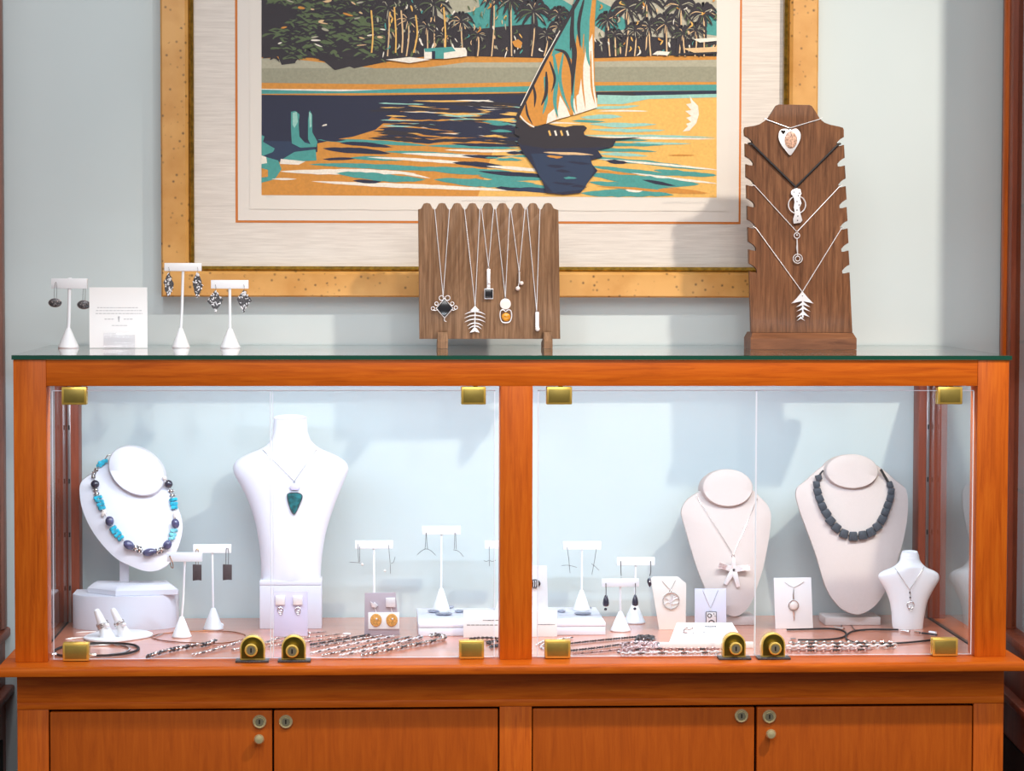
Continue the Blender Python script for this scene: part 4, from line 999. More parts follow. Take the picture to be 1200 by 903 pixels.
c = wf.at(*q(435, 600)); tn = thing('necklace', 'chunky turquoise and dark stone bead necklace on the tilted white form', 'necklace', c)
beads = [('t', 232, 138, 22, 15, 20), ('t', 212, 150, 22, 14, -10), ('t', 198, 166, 18, 12, 0), ('s', 180, 192, 14, 12, 0), ('s', 165, 212, 16, 10, 0), ('s', 162, 236, 14, 12, 0), ('b', 172, 285, 28, 27, 0), ('s', 177, 322, 20, 9, 0), ('s', 182, 345, 20, 10, 0),
    ('t', 190, 370, 28, 13, 12), ('t', 200, 393, 28, 13, -8), ('t', 208, 414, 26, 13, 15), ('t', 216, 437, 24, 14, 10), ('c', 228, 470, 14, 26, -25), ('g', 265, 522, 28, 32, 0), ('t', 288, 568, 24, 14, 35), ('t', 302, 588, 26, 14, 20), ('t', 318, 608, 26, 14, 35), ('t', 336, 630, 22, 14, 40),
    ('g', 388, 675, 38, 28, -35), ('s', 432, 694, 16, 22, 0), ('s', 456, 704, 16, 24, 0), ('g', 520, 722, 44, 25, 10), ('s', 572, 714, 14, 22, 0), ('s', 598, 706, 14, 22, 0), ('g', 636, 674, 27, 32, -35), ('l', 664, 632, 22, 13, 15), ('l', 670, 608, 24, 13, -5), ('l', 678, 582, 24, 13, 0), ('g', 687, 537, 26, 32, 10), ('c', 683, 482, 12, 28, 0),
    ('t', 681, 434, 22, 13, 0), ('t', 677, 410, 26, 13, 0), ('t', 674, 384, 26, 13, 8), ('s', 668, 355, 20, 10, 0), ('s', 660, 328, 20, 10, 0), ('b', 644, 284, 26, 27, 0), ('c', 616, 245, 14, 16, 40)]
mt = {'t': 'turq', 's': 'oxid', 'b': 'onyx', 'g': 'iolite', 'l': 'turq_pale', 'c': 'pearl'}
mb = MB(); pth = [wf.at(*q(b[1], b[2]), .0070 if b[2] != 245 else .021) for b in beads]; mb.tube(curve(pth, 3), .0006, 5)
mb.tube(curve([pth[0], wf.at(*q(244, 112), .008), wf.at(*q(256, 98), .008), wf.at(*q(270, 100), .007)], 6), .0011, 6); mb.build('cord', M['silver'], tn)
for k, (ty, bx, by, rx, ry, ro) in enumerate(beads):
    s = S(y1)/5.473; p = wf.at(*q(bx, by), .0012 + min(rx, ry)*s*1.0 + (.0022 if k >= 28 else 0) + (.017 if k == len(beads)-1 else 0)); Rm = Matrix.Rotation(-math.radians(ro), 3, 'Y'); mb = MB()
    if ty in 'tl':                                     # faceted chips
        mb.box((-rx*s, -ry*s*.9, -ry*s*.86), (rx*s, ry*s*.9, ry*s*.86), ry*s*.4, 0, Matrix.Translation(p) @ (Matrix.Rotation(.5+k, 3, 'X') @ Rm).to_4x4() if False else Matrix.Translation(p) @ Rm.to_4x4(), 1)
    elif ty == 's':
        for a in range(8): mb.ball(p + Rm @ Vector((math.cos(a*PI/4)*rx*s*.75, -.0006, math.sin(a*PI/4)*ry*s*.75)), min(rx, ry)*s*.45, 0 if a % 2 else 1, None, 7, 5)
        mb.ball(p, (rx*s*.8, ry*s*.6, ry*s*.8), 1, None, 10, 8)
    else: mb.ball(p, (rx*s, min(rx, ry)*s*.85, ry*s), 0, Rm, 18, 12)
    mb.build('bead', [M[mt[ty]], M['silver']], tn, smooth=35 if ty != 't' else 20)

# --- torso shaped white bust on a plinth
cpl = F(340, 737); yb0 = cpl.y; ybc = yb0+.030
c = Vector((U(340, 737, ybc).x, ybc, HF)); pl = thing('plinth', 'white rectangular plinth under the tall white neck bust', 'riser', c)
a = U(304.3, 681, yb0); b = U(376.8, 737, yb0); zpl = U(340, 680.3, yb0).z
mb = MB(); mb.box((a.x, yb0, HF), (b.x, yb0+.064, zpl-.008), .0008); mb.build('block', M['leather'], pl)
mb = MB(); mb.box((a.x-.0002, yb0-.0003, zpl-.0077), (b.x+.0002, yb0+.0643, zpl), .001); mb.build('lid', M['leather'], pl)
class Torso:
    def __init__(s, secs, yc, dk, dmax): s.secs, s.yc, s.dk, s.dmax = secs, yc, dk, dmax
    def sec(s, z):
        q = s.Z
        for (z0, l0, r0, d0), (z1, l1, r1, d1) in zip(q, q[1:]):
            if z1 <= z <= z0:
                t = (z0-z)/(z0-z1) if z0 > z1 else 0; return lerp(l0, l1, t), lerp(r0, r1, t), lerp(d0, d1, t)
        return q[-1][1:] if z < q[-1][0] else q[0][1:]
    def prep(s):
        P = curve([(y, l, r) for y, l, r in s.secs], 4); s.Z = []
        for p in P:
            L, R = U(p.y, p.x, s.yc), U(p.z, p.x, s.yc); w_ = (R.x-L.x)/2
            s.Z.append((L.z, L.x, R.x, min(w_*s.dk, s.dmax)))
    def mesh(s, tilt=0, zbase=None):
        s.prep(); rings = []
        for i, (z, l, r, d) in enumerate(s.Z):
            zz = max(z, zbase) if zbase else z
            rings.append([((l+r)/2 + math.cos(t)*(r-l)/2, s.yc + math.sin(t)*d, zz + (tilt*math.sin(t)*d if i < 6 else 0)) for t in [2*PI*k/56 for k in range(56)]])
        mb = MB()
        top = rings[0]; c = sum((Vector(p) for p in top), Vector())/56
        cap = [[c.lerp(Vector(p), k) - Vector((0, 0, dz)) for p in top] for k, dz in ((.05, .0012), (.6, .0012), (.92, .0010), (.985, 0))]
        mb.loft(cap+rings); return mb
    def at(s, px, py, d=0):
        y = s.yc
        for k in range(6):
            p = U(px, py, y); l, r, dd = s.sec(p.z); u = (p.x-(l+r)/2)/((r-l)/2+1e-6); u = max(-.995, min(.995, u)); y = s.yc - dd*math.sqrt(1-u*u) - d
        return U(px, py, y)
secs = [(489, 321, 359.5), (496, 320.5, 360), (506, 319.5, 361), (515, 317, 364), (521, 312.5, 369.5), (526, 304, 377), (530, 294, 386.5), (535, 283, 397), (541, 275.8, 405), (548, 273.2, 408.2), (556, 275, 406.5), (566, 280.5, 402.5), (578, 287, 397.5), (592, 293, 392), (608, 298, 386.5), (624, 301.5, 382), (640, 304, 379), (656, 305.5, 377), (670, 306, 376), (679.5, 306, 375.5)]
to = Torso(secs, ybc, .62, .033)
mb = to.mesh(.25); zmin = min(v.co.z for v in mb.bm.verts)
for v in mb.bm.verts: v.co.z = max(v.co.z, zpl)
c = Vector((U(340, 681, ybc).x, ybc, zpl)); bo = mb.build('neck_bust', M['leather'], None, c, 60)
tag(bo, 'tall white torso-shaped neck bust with a teal pendant standing on the white plinth', 'necklace display')
def bust_chain(label, L, V, R, form, maker, group=None, r=.0006, mat='silver', via=18):
    p = form.at(*V, .0022); t = thing('necklace', label, 'necklace', p, group); mb = MB(); pts = []
    for (a, b) in ((L, V), (V, R)):
        for k in range(via): pts.append(form.at(lerp(a[0], b[0], k/via), lerp(a[1], b[1], k/via), r*1.2+.0018))
    pts.append(form.at(*R, r*1.2+.0018)); mb.tube(pts, r, 6); mb.build('chain', M[mat], t); maker(t, p); return t
def teal_pendant(t, p):
    y = min(to.at(345, q_).y for q_ in (568, 580, 602)) - .0035; s = S(y); mb = MB(); mb.ring(p+Vector((0, -.001, -.0012)), .0016, .0004, 12, 5); mb.build('bail', M['oxid'], t)
    mb = MB(); mb.plate([(339, 570), (341, 567.5), (345, 566.8), (349, 567.8), (351.8, 570.5), (350, 574), (341, 574)], y-.0006, .003, 0, .0008); mb.build('lilac_stone', M['lilac'], t)
    A = curve([(336.8, 579, 0), (340, 577.3, 0), (345, 576.9, 0), (350, 577.3, 0), (353.9, 580, 0), (353.4, 585, 0), (350, 593, 0), (346.5, 600.5, 0), (344.2, 602.3, 0), (341.6, 599, 0), (338.6, 591, 0), (336.9, 584, 0)], 3, True)
    mb = MB(); mb.plate([(q.x, q.y) for q in A], y, .0028, 0, .0008); mb.tube([U(q.x, q.y, y) for q in A], .0008, 6, True, 1)
    for v in mb.bm.verts: pass
    mb.build('teal_stone', [M['teal_stone'], M['oxid']], t)
bust_chain('fine silver necklace with a teal shield-shaped stone on the tall white bust', (308, 527), (344.8, 563.5), (371, 526.5), to, teal_pendant)

# --- two cream linen neck forms
def cream_form(outl, capc, base, label, name_y, cap_r, bulge, lean):
    bl, br, bt, bm_, bb = base
    cf = F((bl+br)/2, bb); yb_ = cf.y; yc_ = yb_+.030
    t = thing('necklace_form', label, 'necklace display', Vector((U((bl+br)/2, bb, yc_).x, yc_, HF)), 'cream linen necklace forms')
    f = Form(outl, yc_-.004, bulge, lean)
    mb = f.mesh(.010); neck_cap(f, *capc, *cap_r, 0, .012, mb, 1.10, 4); mb.build('neck_form', M['cream'], t, smooth=50)
    a = U(bl, bb, yb_); b = U(br, bb, yb_); z1 = U((bl+br)/2, bm_, yb_).z
    mb = MB(); mb.box((a.x, yb_, HF), (b.x, yb_+.060, z1), .0012); mb.build('base', M['cream'], t)
    px = (bl+br)/2; mb = MB(); mb.box((U(px-7, 715, yc_).x, yc_+.006, z1-.0003), (U(px+7, 715, yc_).x, yc_+.0105, z1+.05), .0005); mb.build('prop', M['acrylic'], t)
    return f, t
f1, c1 = cream_form([(825, 574.5), (807, 586.5), (799.6, 599), (801, 610), (804.2, 622), (813, 655), (822.5, 682), (832, 700), (843, 712), (857, 719), (871, 712.5), (880.5, 698), (887, 681), (894, 661), (901, 631), (904.4, 607), (902.5, 596), (896, 587), (882, 573.5), (868, 561), (852, 556), (838, 561)],
    (853, 571.4), (820, 885, 718, 722, 733), 'cream linen necklace form with a star pendant, left of the larger cream form', 0, (29.5, 21.5), .012, .25)
f2, c2 = cream_form([(963, 551), (945, 566), (936.3, 573), (934.4, 583), (938, 598), (942.5, 612), (954, 646), (964, 683), (973, 700), (984, 711), (999, 716), (1013, 712), (1027, 700), (1041, 677), (1055, 641), (1063, 611), (1065.5, 588), (1063.5, 574), (1055, 566.5), (1038, 552), (1020, 541), (1000, 537), (980, 541)],
    (998.8, 552), (967, 1032, 716, 723, 733), 'largest cream linen necklace form with a black stone necklace', 0, (31, 19.8), .013, .25)
def star(t, p):
    y = min(f1.at(860, q_).y for q_ in (655, 665, 687)) - .0045; mb = MB(); s = S(y)
    mb.ring(U(859, 651.5, y), .0024, .0006, 14, 5); mb.build('bail', M['silver'], t)
    mb = MB(); cx, cy = 860, 667
    for tip, w_, mi in (((842.5, 662), 4.4, 1), ((878.5, 664.5), 4.4, 1), ((850, 684.5), 3.6, 0), ((865.5, 687.5), 3.4, 0), ((860, 654), 3.0, 0)):
        d = Vector((tip[0]-cx, tip[1]-cy)); n_ = Vector((-d.y, d.x)).normalized()
        mb.plate([(cx-n_.x*3.6, cy-n_.y*3.6), (lerp(cx, tip[0], .6)-n_.x*w_*.75, lerp(cy, tip[1], .6)-n_.y*w_*.75), (tip[0]-n_.x*w_*.6, tip[1]-n_.y*w_*.6), (tip[0]+n_.x*w_*.6, tip[1]+n_.y*w_*.6), (lerp(cx, tip[0], .6)+n_.x*w_*.75, lerp(cy, tip[1], .6)+n_.y*w_*.75), (cx+n_.x*3.6, cy+n_.y*3.6)], y-random.random()*.0006, .0028, 0, .0008)
        if mi:
            for k in range(4):
                e0 = (lerp(cx, tip[0], .5), lerp(cy, tip[1], .5)); wire(mb, [(e0[0]+n_.x*(k-1.5)*1.6, e0[1]+n_.y*(k-1.5)*1.6), (tip[0]+n_.x*(k-1.5)*1.8, tip[1]+n_.y*(k-1.5)*1.8)], y-.001, .0005, 1)
    mb.build('star_arms', [M['satin'], M['pinkmetal']], t)
    mb = MB(); mb.ball(U(860, 667.5, y-.0005), .0022, 0, None, 12, 8); mb.build('centre_stone', M['oxid'], t)
bust_chain('fine chain with a silver starfish pendant on the left cream form', (816, 580.5), (859.3, 649.5), (887.5, 584), f1, star, None, .0005)
# black slab bead necklace
q = lambda a, b: (780+a/3.333, 520+b/3.333)
bl = [(598, 132, 13, 13, 70), (590, 158, 15, 13, 80), (594, 186, 16, 15, 70), (602, 214, 17, 15, 65), (613, 243, 17, 15, 65), (629, 271, 18, 16, 55), (645, 300, 18, 17, 45), (668, 327, 18, 17, 35), (697, 350, 18, 17, 20), (733, 360, 18, 18, 0), (770, 356, 18, 17, -8), (801, 344, 18, 17, -25), (826, 322, 17, 16, -35), (845, 295, 18, 16, -60), (858, 266, 17, 15, -70), (868, 239, 16, 15, -70), (877, 212, 16, 14, -75), (881, 186, 15, 13, -80), (876, 160, 14, 12, -110)]
sn = thing('necklace', 'chunky necklace of flat black stone slabs on the largest cream form', 'necklace', f2.at(*q(733, 360)))
mb = MB(); pth = [f2.at(*q(b[0], b[1]), .0025) for b in bl]
mb.tube(curve([f2.at(*q(616, 103), .010), f2.at(*q(604, 117), .007)] + pth[:2], 4), .0016, 6); mb.tube(curve(pth, 3), .0009, 5); mb.tube(curve([pth[-1], f2.at(*q(863, 138), .005), f2.at(*q(850, 116), .009), f2.at(*q(840, 99), .011)], 5), .0022, 6)
mb.build('cord', M['cord'], sn)
for k, (bx, by, rx, ry, ro) in enumerate(bl):
    s = S(f2.y0)/3.333; p = f2.at(*q(bx, by), .0062); rr = random.Random(k)
    Mx = Matrix.Translation(p) @ Matrix.Rotation(math.radians(ro), 4, 'Y'); mb = MB()
    mb.box((-rx*s*.91, -.0032, -ry*s), (rx*s*.91, .0032, ry*s), .0017, 0, None, 2)
    for v in mb.bm.verts:                              # chips are a little wedge shaped, wider at the outside
        v.co.x *= 1 - .14*(v.co.z/(ry*s)) + rr.uniform(-.02, .02); v.co = Mx @ v.co
    mb.build('bead', M['slate'], sn, smooth=40)

# --- small white bust at the right
cs_ = F(1063, 738); ysb = cs_.y; ysc = ysb+.016
sec2 = [(646, 1057.2, 1075.3), (650, 1055.6, 1076.8), (656, 1054.3, 1078), (661, 1050.5, 1081.5), (665, 1044.5, 1086.5), (668.5, 1035.5, 1094.5), (672, 1030.3, 1099.3), (676, 1029.4, 1100.8), (681, 1031.5, 1099.6), (690, 1037, 1094.2), (704, 1042.4, 1087), (718, 1044.6, 1083.8), (730, 1045.4, 1082), (736, 1046.5, 1081.3), (738, 1049, 1080)]
sb = Torso(sec2, ysc, .62, .0165); mb = sb.mesh(.2)
for v in mb.bm.verts: v.co.z = max(v.co.z, HF)
c = Vector((U(1064, 738, ysc).x, ysc, HF)); bo = mb.build('neck_bust', M['white'], None, c, 60)
tag(bo, 'small white neck bust at the right front of the case', 'necklace display')
def loop_pend(t, p):
    y = min(sb.at(1067, q_).y for q_ in (692, 705, 716))-.0022; mb = MB()
    for x, yy in ((1066.2, 694), (1066.6, 699.5)): mb.ball(U(x, yy, y), .0016, 1, None, 10, 8)
    mb.ring(U(1067, 708.5, y), .0058, .0007, 22, 5); mb.ring(U(1067, 713, y), .0032, .0005, 16, 5); mb.tube([U(1066.4, 692, y), U(1066.8, 704, y)], .0005, 5); mb.build('loop_pendant', [M['silver'], M['oxid']], t)
bust_chain('fine chain with a small loop pendant on the small white bust', (1048.8, 665.5), (1066, 691), (1082.5, 664.5), sb, loop_pend, None, .0005)
# ------------------------------------------------------------------ earring stands inside the case
GS = 'white earring stands inside the case'
s_front = tstand('front white T-bar earring stand beside the white block, mostly bare', 213, 747.6, 647, 657.5, 196, 237, 722, 201.5, 224.5, HF, 0, GS, 2.6)
s_back = tstand('white T-bar earring stand holding two dark slab earrings', 249, 738.5, 637.5, 647.5, 226.5, 271, 712, 238, 262, HF, 0, GS, 2.6)
s_grey = tstand('white T-bar earring stand behind the grey earring card', 438, 733.5, 633, 642.5, 416, 460.5, 712, 427, 450, HF, 0, GS, 2.6)
s_bk = tstand('white T-bar earring stand at the back with long dark teardrop earrings', 743.5, 731, 652.5, 662, 722.5, 767.5, 706, 735-4.5, 756.5, HF, 0, GS, 2.6)
s_fr = tstand('lower white T-bar earring stand with long beaded dark earrings', 727, 740.5, 677.5, 687, 705, 749, 716, 715, 739, HF, 0, GS, 2.6)
# white riser boxes
def riser(label, l, r, bb, ff, tt, depth):
    cf = F((l+r)/2, bb); y = cf.y; a = U(l, bb, y); b = U(r, bb, y); zt = U((l+r)/2, ff, y).z
    t = thing('riser_box', label, 'riser', Vector(((a.x+b.x)/2, y+depth/2, HF)), 'white riser boxes')
    mb = MB(); mb.box((a.x, y, HF), (b.x, y+depth, zt-.0075), .001); mb.build('box', M['leather'], t)
    mb = MB(); mb.box((a.x-.0003, y-.0003, zt-.0070), (b.x+.0003, y+depth+.0003, zt), .0012); mb.build('lid', M['leather'], t)
    return y, zt
ry1, rz1 = riser('low white riser box with silver pieces, left of the centre post', 490.5, 588, 745.5, 730, 707, .185)
ry2, rz2 = riser('low white riser box with silver pieces, right of the centre post', 626, 709.5, 744.5, 729, 707, .185)
s_rl = tstand('tallest white T-bar earring stand on the left riser box', 517, 708.5, 616, 626, 494.5, 540, 689, 506, 528, rz1, 0, GS, 2.6, yc=ry1+.145)
s_rr = tstand('white T-bar earring stand on the right riser box', 681, 708.5, 634, 643.5, 659.5, 704.5, 691, 671, 692, rz2, 0, GS, 2.6, yc=ry2+.145)
s_hid = tstand('white T-bar earring stand mostly hidden behind the centre post', 590, 708.5, 633, 642.5, 568, 612, 691, 580, 601, rz1, 0, GS, 2.6, yc=ry1+.150)

def slab(cx, y0_, y1_, hw, hook, mat='gold'):
    def f(t, y):
        mb = MB(); wire(mb, [(cx-1.6, y0_+2), (cx-1.4, hook[1]+3), (hook[0], hook[1]), (cx+1.4, hook[1]+3), (cx+1.2, y0_+2)], y-.0006, .0005); mb.build('ear_wire', M[mat], t)
        mb = MB(); mb.plate([(cx-hw, y0_), (cx+hw, y0_+.4), (cx+hw, y1_), (cx+.5, y1_-.8), (cx-hw, y1_+.3)], y-.003, .0018, 0, .0004); mb.build('slab_drop', M['leatherbrown'], t)
    return f
GD = 'dark slab earrings'
ear('dark rectangular slab earring on a gold wire at the left end of its stand', GD, (231, 641), fy(s_back)-.0005, slab(231, 661, 680, 5.2, (231, 643)))
ear('dark rectangular slab earring on a dark wire at the right end of its stand', GD, (266.3, 641), fy(s_back)-.0005, slab(266.4, 661, 679.5, 5.3, (266, 642), 'oxid'))
def hoop(t, y):
    mb = MB(); s = S(y); mb.tube(curve([U(a, b, y-.002) for a, b in ((199, 652), (200.5, 655), (202.5, 660), (202.8, 665), (200.5, 664), (199.5, 659))], 5), .0007, 6); mb.build('hoop', M['copper'], t)
    mb = MB(); mb.ball(U(199, 651.5, y-.0008), .0013, 0, None, 10, 8); mb.build('post_ball', M['oxid'], t)
ear('small copper hoop earring at the left end of the front stand', None, (199, 652), fy(s_front)-.0005, hoop)
def stick(ax, ay, lines, pearls=()):
    def f(t, y):
        mb = MB()
        for L_ in lines: wire(mb, L_, y-.0008, .0004)
        mb.build('silver_wires', M['oxid'], t)
        for q in pearls:
            mb = MB(); mb.ball(U(q[0], q[1], y-.001), .0022, 0, None, 12, 8); mb.build('pearl', M['pearl'], t)
    return f
GW = 'fine wire earrings'
ear('thin wire earring with pink pearl, left end of the stand behind the grey card', GW, (420, 638), fy(s_grey)-.0004, stick(0, 0, [[(419.4, 637), (419.8, 648), (420.3, 658.5)], [(421.4, 640), (421.6, 650), (421.8, 658)], [(409.5, 658.5), (418, 658.8), (424, 659.5)]], [(424.6, 661)]))
ear('forked wire earring with pink pearl, right end of the stand behind the grey card', GW, (456, 638), fy(s_grey)-.0004, stick(0, 0, [[(455.4, 638), (456.3, 650), (457.2, 659)], [(457.4, 661), (457.6, 672)], [(457, 660), (461, 658.5), (463, 652)]], [(451, 668.5)]))
ear('wishbone shaped silver earring at the left end of the tallest case stand', GW, (499.3, 622), fy(s_rl)-.0004, stick(0, 0, [[(499.3, 624), (498.8, 634), (498, 643)], [(499.6, 624), (500.2, 634), (501, 643)], [(489, 650), (493, 646), (499, 643), (505, 645), (510.5, 650.5)]]))
ear('straight silver wire earring at the right end of the tallest case stand', GW, (533.4, 622), fy(s_rl)-.0004, stick(0, 0, [[(533, 624), (532.6, 634), (532.4, 643)], [(534, 624), (534.2, 634), (534.6, 643)], [(531, 644), (535.5, 644.6)], [(534, 644), (539, 647), (543, 652)]]))
ear('small crossed wire earring visible just left of the centre post', GW, (573.4, 638), fy(s_hid)-.0004, stick(0, 0, [[(573.3, 640), (573.4, 652), (573.5, 663)], [(567, 656.5), (570, 657.5), (573, 656)], [(574, 656.3), (577, 657.5), (581, 656)]]))
ear('long crossed wire earring at the left end of the right riser stand', GW, (665, 640), fy(s_rr)-.0004, stick(0, 0, [[(664.6, 641), (666.5, 655), (668, 671)], [(658, 662.5), (666, 662), (676, 664.5)]]))
ear('long crossed wire earring at the right end of the right riser stand', GW, (698.6, 640), fy(s_rr)-.0004, stick(0, 0, [[(698.8, 643), (696.6, 657), (693.6, 673)], [(693, 660), (698, 664), (702, 668)]]))
def tear(cx, cy, hx, hy, long):
    def f(t, y):
        s = S(y); mb = MB(); wire(mb, [(hx, hy), (hx+.2, (hy+cy)/2), (cx, cy-7)], y-.0006, .0007); mb.build('ear_wire', M['oxid'], t)
        c = U(cx, cy, y-.003); mb = MB()
        if long:
            R = Matrix.Identity(3); mb.lathe([(.0002, 9*s), (1.8*s, 7*s), (3.2*s, 3*s), (3.9*s, -1.5*s), (3.4*s, -4.5*s), (1.2*s, -5.5*s)], c, 20); mb.ball(U(cx-.4, cy+8.5, y-.003), (.0026, .0018, .0024), 0, None, 12, 8)
        else: mb.lathe([(.0002, -6.4*s), (1.6*s, -4.2*s), (3.2*s, -.5*s), (3.4*s, 2*s), (2.2*s, 4.2*s), (.0004, 5*s)], c, 20)
        d = mb.build('dark_drop', M['onyx'], t)
        mb = MB(); mb.ball(U(cx, cy+(3.5 if long else -.5), y-.0062 if long else y-.0072), .0013, 0, None, 10, 8); mb.build('pearl', M['pearl'], t)
    return f
GB = 'dark drop earrings in the right half'
ear('dark teardrop earring at the right end of the back stand', GB, (762.3, 657), fy(s_bk)-.0004, tear(761.4, 681.5, 762.4, 657, False))
ear('dark teardrop earring at the left end of the back stand, behind the lower stand', GB, (727.7, 657), fy(s_bk)-.0004, tear(728, 681.5, 727.5, 657, False))
ear('long dark beaded earring at the left end of the lower stand', GB, (709.8, 682), fy(s_fr)-.0004, tear(710, 705, 710, 683, True))
ear('long dark beaded earring at the right end of the lower stand', GB, (744.4, 682), fy(s_fr)-.0004, tear(744.3, 704.5, 744.6, 683, True))
# small silver pieces lying on the risers
def lying(label, px, py, rx, ry, z, seed, group, kind='brooch'):
    p = F(px, py, z); s = S(p.y); p.z = z; t = thing('silver_piece', label, 'jewelry', p, group); rr = random.Random(seed); mb = MB()
    hd = .0026; mb.ball(p+Vector((0, 0, hd)), (rx*s, rx*s*.75, hd*.98), 0, None, 18, 8)
    mb.build('domed_piece', M['grey_silver'], t); mb = MB()
    for k in range(3): 
        u = rr.uniform(-.5, .5); mb.ball(p+Vector((u*rx*s, -.3*rx*s+rr.uniform(0, .003), hd*1.6)), (rx*s*.25, rx*s*.2, .0011), 0, None, 8, 6)
    mb.build('silver_highlight', M['silver'], t)
GP = 'small silver pieces lying on the riser boxes'
lying('small oval silver piece at the left on the left riser box', 508, 717.5, 7, 2, rz1, 1, GP); lying('largest silver piece, front centre of the left riser box', 520, 720.5, 10.5, 3, rz1, 2, GP)
lying('round silver piece at the back of the left riser box', 526.5, 712.3, 6, 2, rz1, 3, GP); lying('small silver piece at the right on the left riser box', 538.5, 717.5, 6, 2, rz1, 4, GP)
lying('tiny silver piece at the left on the right riser box', 658, 717.5, 5, 2, rz2, 5, GP); lying('flat silver piece at the back of the right riser box', 683, 713.5, 11, 2.4, rz2, 6, GP); lying('flat silver piece at the front of the right riser box', 683, 720, 10.5, 2.6, rz2, 7, GP)

# ------------------------------------------------------------------ cards and signs
def card(label, pts, mat, base_py, name='display_card', cat='card', group=None, th=.0022, lean=0, y=None, strut=True, zb=None):
    zb = HF if zb is None else zb
    cx = sum(p[0] for p in pts)/len(pts); cf = F(cx, base_py); y = cf.y if y is None else y
    t = thing(name, label, cat, Vector((U(cx, base_py, y).x, y+.004, zb)), group)
    mb = MB(); mb.plate(pts, y, th, 0, .0004)
    zmin = min(v.co.z for v in mb.bm.verts)
    for v in mb.bm.verts: v.co.z += (zb-zmin)*(1 if v.co.z < zmin+.004 else 0)
    mb.build('card', M[mat], t, smooth=30)
    if strut:
        zt = max(U(p[0], p[1], y).z for p in pts); x = U(cx, base_py, y).x; mb = MB()
        mb.loft([[(x+a, y+th*.9, lerp(zb, zt, .72)), (x+a, y+.026, zb), (x+a, y+.024, zb), (x+a, y+th*.9, lerp(zb, zt, .66))] for a in (-.006, .006)]); mb.build('strut', M[mat], t, smooth=20)
    return t, y
t, y = card('tapered ivory card with clipped corners showing a round medallion necklace', [(762.5, 677), (766, 675.2), (794.5, 675.3), (804.3, 683.5), (803.5, 738), (772.5, 738.2)], 'ivory', 738)
def card_neck(label, y, V, L, R, maker, group='pendants shown on cards'):
    yy = y-.0006; p = U(*V, yy); t = thing('necklace', label, 'necklace', p, group); mb = MB()
    mb.tube([U(*L, yy), U((L[0]+V[0])/2, (L[1]+V[1])/2+.6, yy), p], .00042, 5); mb.tube([U(*R, yy), U((R[0]+V[0])/2, (R[1]+V[1])/2+.6, yy), p], .00042, 5); mb.build('chain', M['silver'], t); maker(t, yy-.001); return t
def med(t, y):
    s = S(y); c = U(786.4, 704, y); mb = MB(); mb.ring(c, 9.6*s, .0010, 30, 6); mb.ring(U(785.7, 692.5, y), .0018, .0005, 12, 5)
    mb.build('medallion_rim', M['silver'], t); mb = MB(); rr = random.Random(4)
    wire(mb, [(786.4, 713), (786, 706), (787, 700), (786, 695)], y, .0008)
    for k in range(7): a = rr.uniform(.2, 2.9); wire(mb, [(786.2, 705), (786.4+math.cos(a)*5, 703-math.sin(a)*4), (786.4+math.cos(a)*8.6, 704-math.sin(a)*8.6)], y, .0006)
    wire(mb, [(778.5, 708), (783, 705), (789, 707.5), (794.5, 705.5)], y, .0007); mb.build('tree_cutout', M['satin'], t)
card_neck('fine necklace with a round openwork medallion on the tapered ivory card', y, (785.6, 691), (776, 680.5), (791.5, 680), med)
t, y = card('pale blue card showing a rectangular pendant, behind the low white sign', [(814, 689.5), (851, 689.5), (851.2, 735), (814.2, 735)], 'bluecard', 736)
def rectp(t, y):
    a = U(827.5, 716.5, y); b = U(839.5, 733, y); mb = MB(); mb.box((a.x, y-.0006, b.z), (b.x, y+.0008, a.z), .0004); mb.ring(U(832.7, 714, y-.001), .0014, .0006, 10, 5); mb.build('silver_plaque', M['satin'], t)
    mb = MB(); s = S(y); mb.ring(U(831.5, 721, y-.0008), 2.2*s, .0008, 16, 5); mb.ball(U(836.5, 719, y-.0008), .0010, 0, None, 8, 6); mb.ball(U(838, 721.5, y-.0008), .0008, 0, None, 8, 6); mb.ball(U(829.8, 718.2, y-.0008), .0006, 0, None, 8, 6)
    wire(mb, [(830, 731), (831.5, 727.5), (834, 726.5), (836.5, 728), (837.5, 731)], y-.0008, .0009)
    for e in (((827.5, 716.5), (839.5, 716.5)), ((839.5, 716.5), (839.5, 733)), ((839.5, 733), (827.5, 733)), ((827.5, 733), (827.5, 716.5))): mb.tube([U(*e[0], y-.0006), U(*e[1], y-.0006)], .0006, 5)
    mb.build('dark_inlay', M['oxid'], t)
card_neck('fine necklace with a rectangular pierced plaque on the pale blue card', y, (832.6, 712.5), (823.5, 691.5), (841.5, 691.5), rectp)
t, y = card('white card standing left of the largest cream form showing a pearl pendant', [(906.8, 677), (950.6, 676.3), (952.8, 736.5), (908.8, 737)], 'paper', 737)
def pearlp(t, y):
    s = S(y); mb = MB(); mb.ring(U(930, 709.5, y), 6.0*s, .0010, 26, 6); mb.tube([U(930, 689.5, y), U(929.6, 697, y), U(929.7, 702, y)], [.0005, .0012, .0014], 7); mb.tube([U(930, 716, y), U(930.3, 720, y), U(930.6, 727, y)], [.0022, .0017, .0006], 7); mb.build('silver_setting', M['silver'], t)
    mb = MB(); mb.ball(U(930.2, 709.5, y-.0006), (5.0*s, .0026, 5.0*s), 0, None, 18, 12); mb.build('pearl', M['pearl'], t)
card_neck('fine necklace with a framed pearl pendant on the white card', y, (930, 688.3), (919.5, 682), (942, 681.5), pearlp)
t, y = card('white card with an oval striped dark piece, just right of the centre post', [(612, 662.5), (641, 662.5), (642.5, 722), (610, 722)], 'paper', 722, y=ry2+.03, zb=rz2+.0002)
p = U(626.5, 683.5, y-.002); s = S(y)
t = thing('striped_ornament', 'oval dark ornament with pale stripes mounted on the white card by the post', 'jewelry', p)
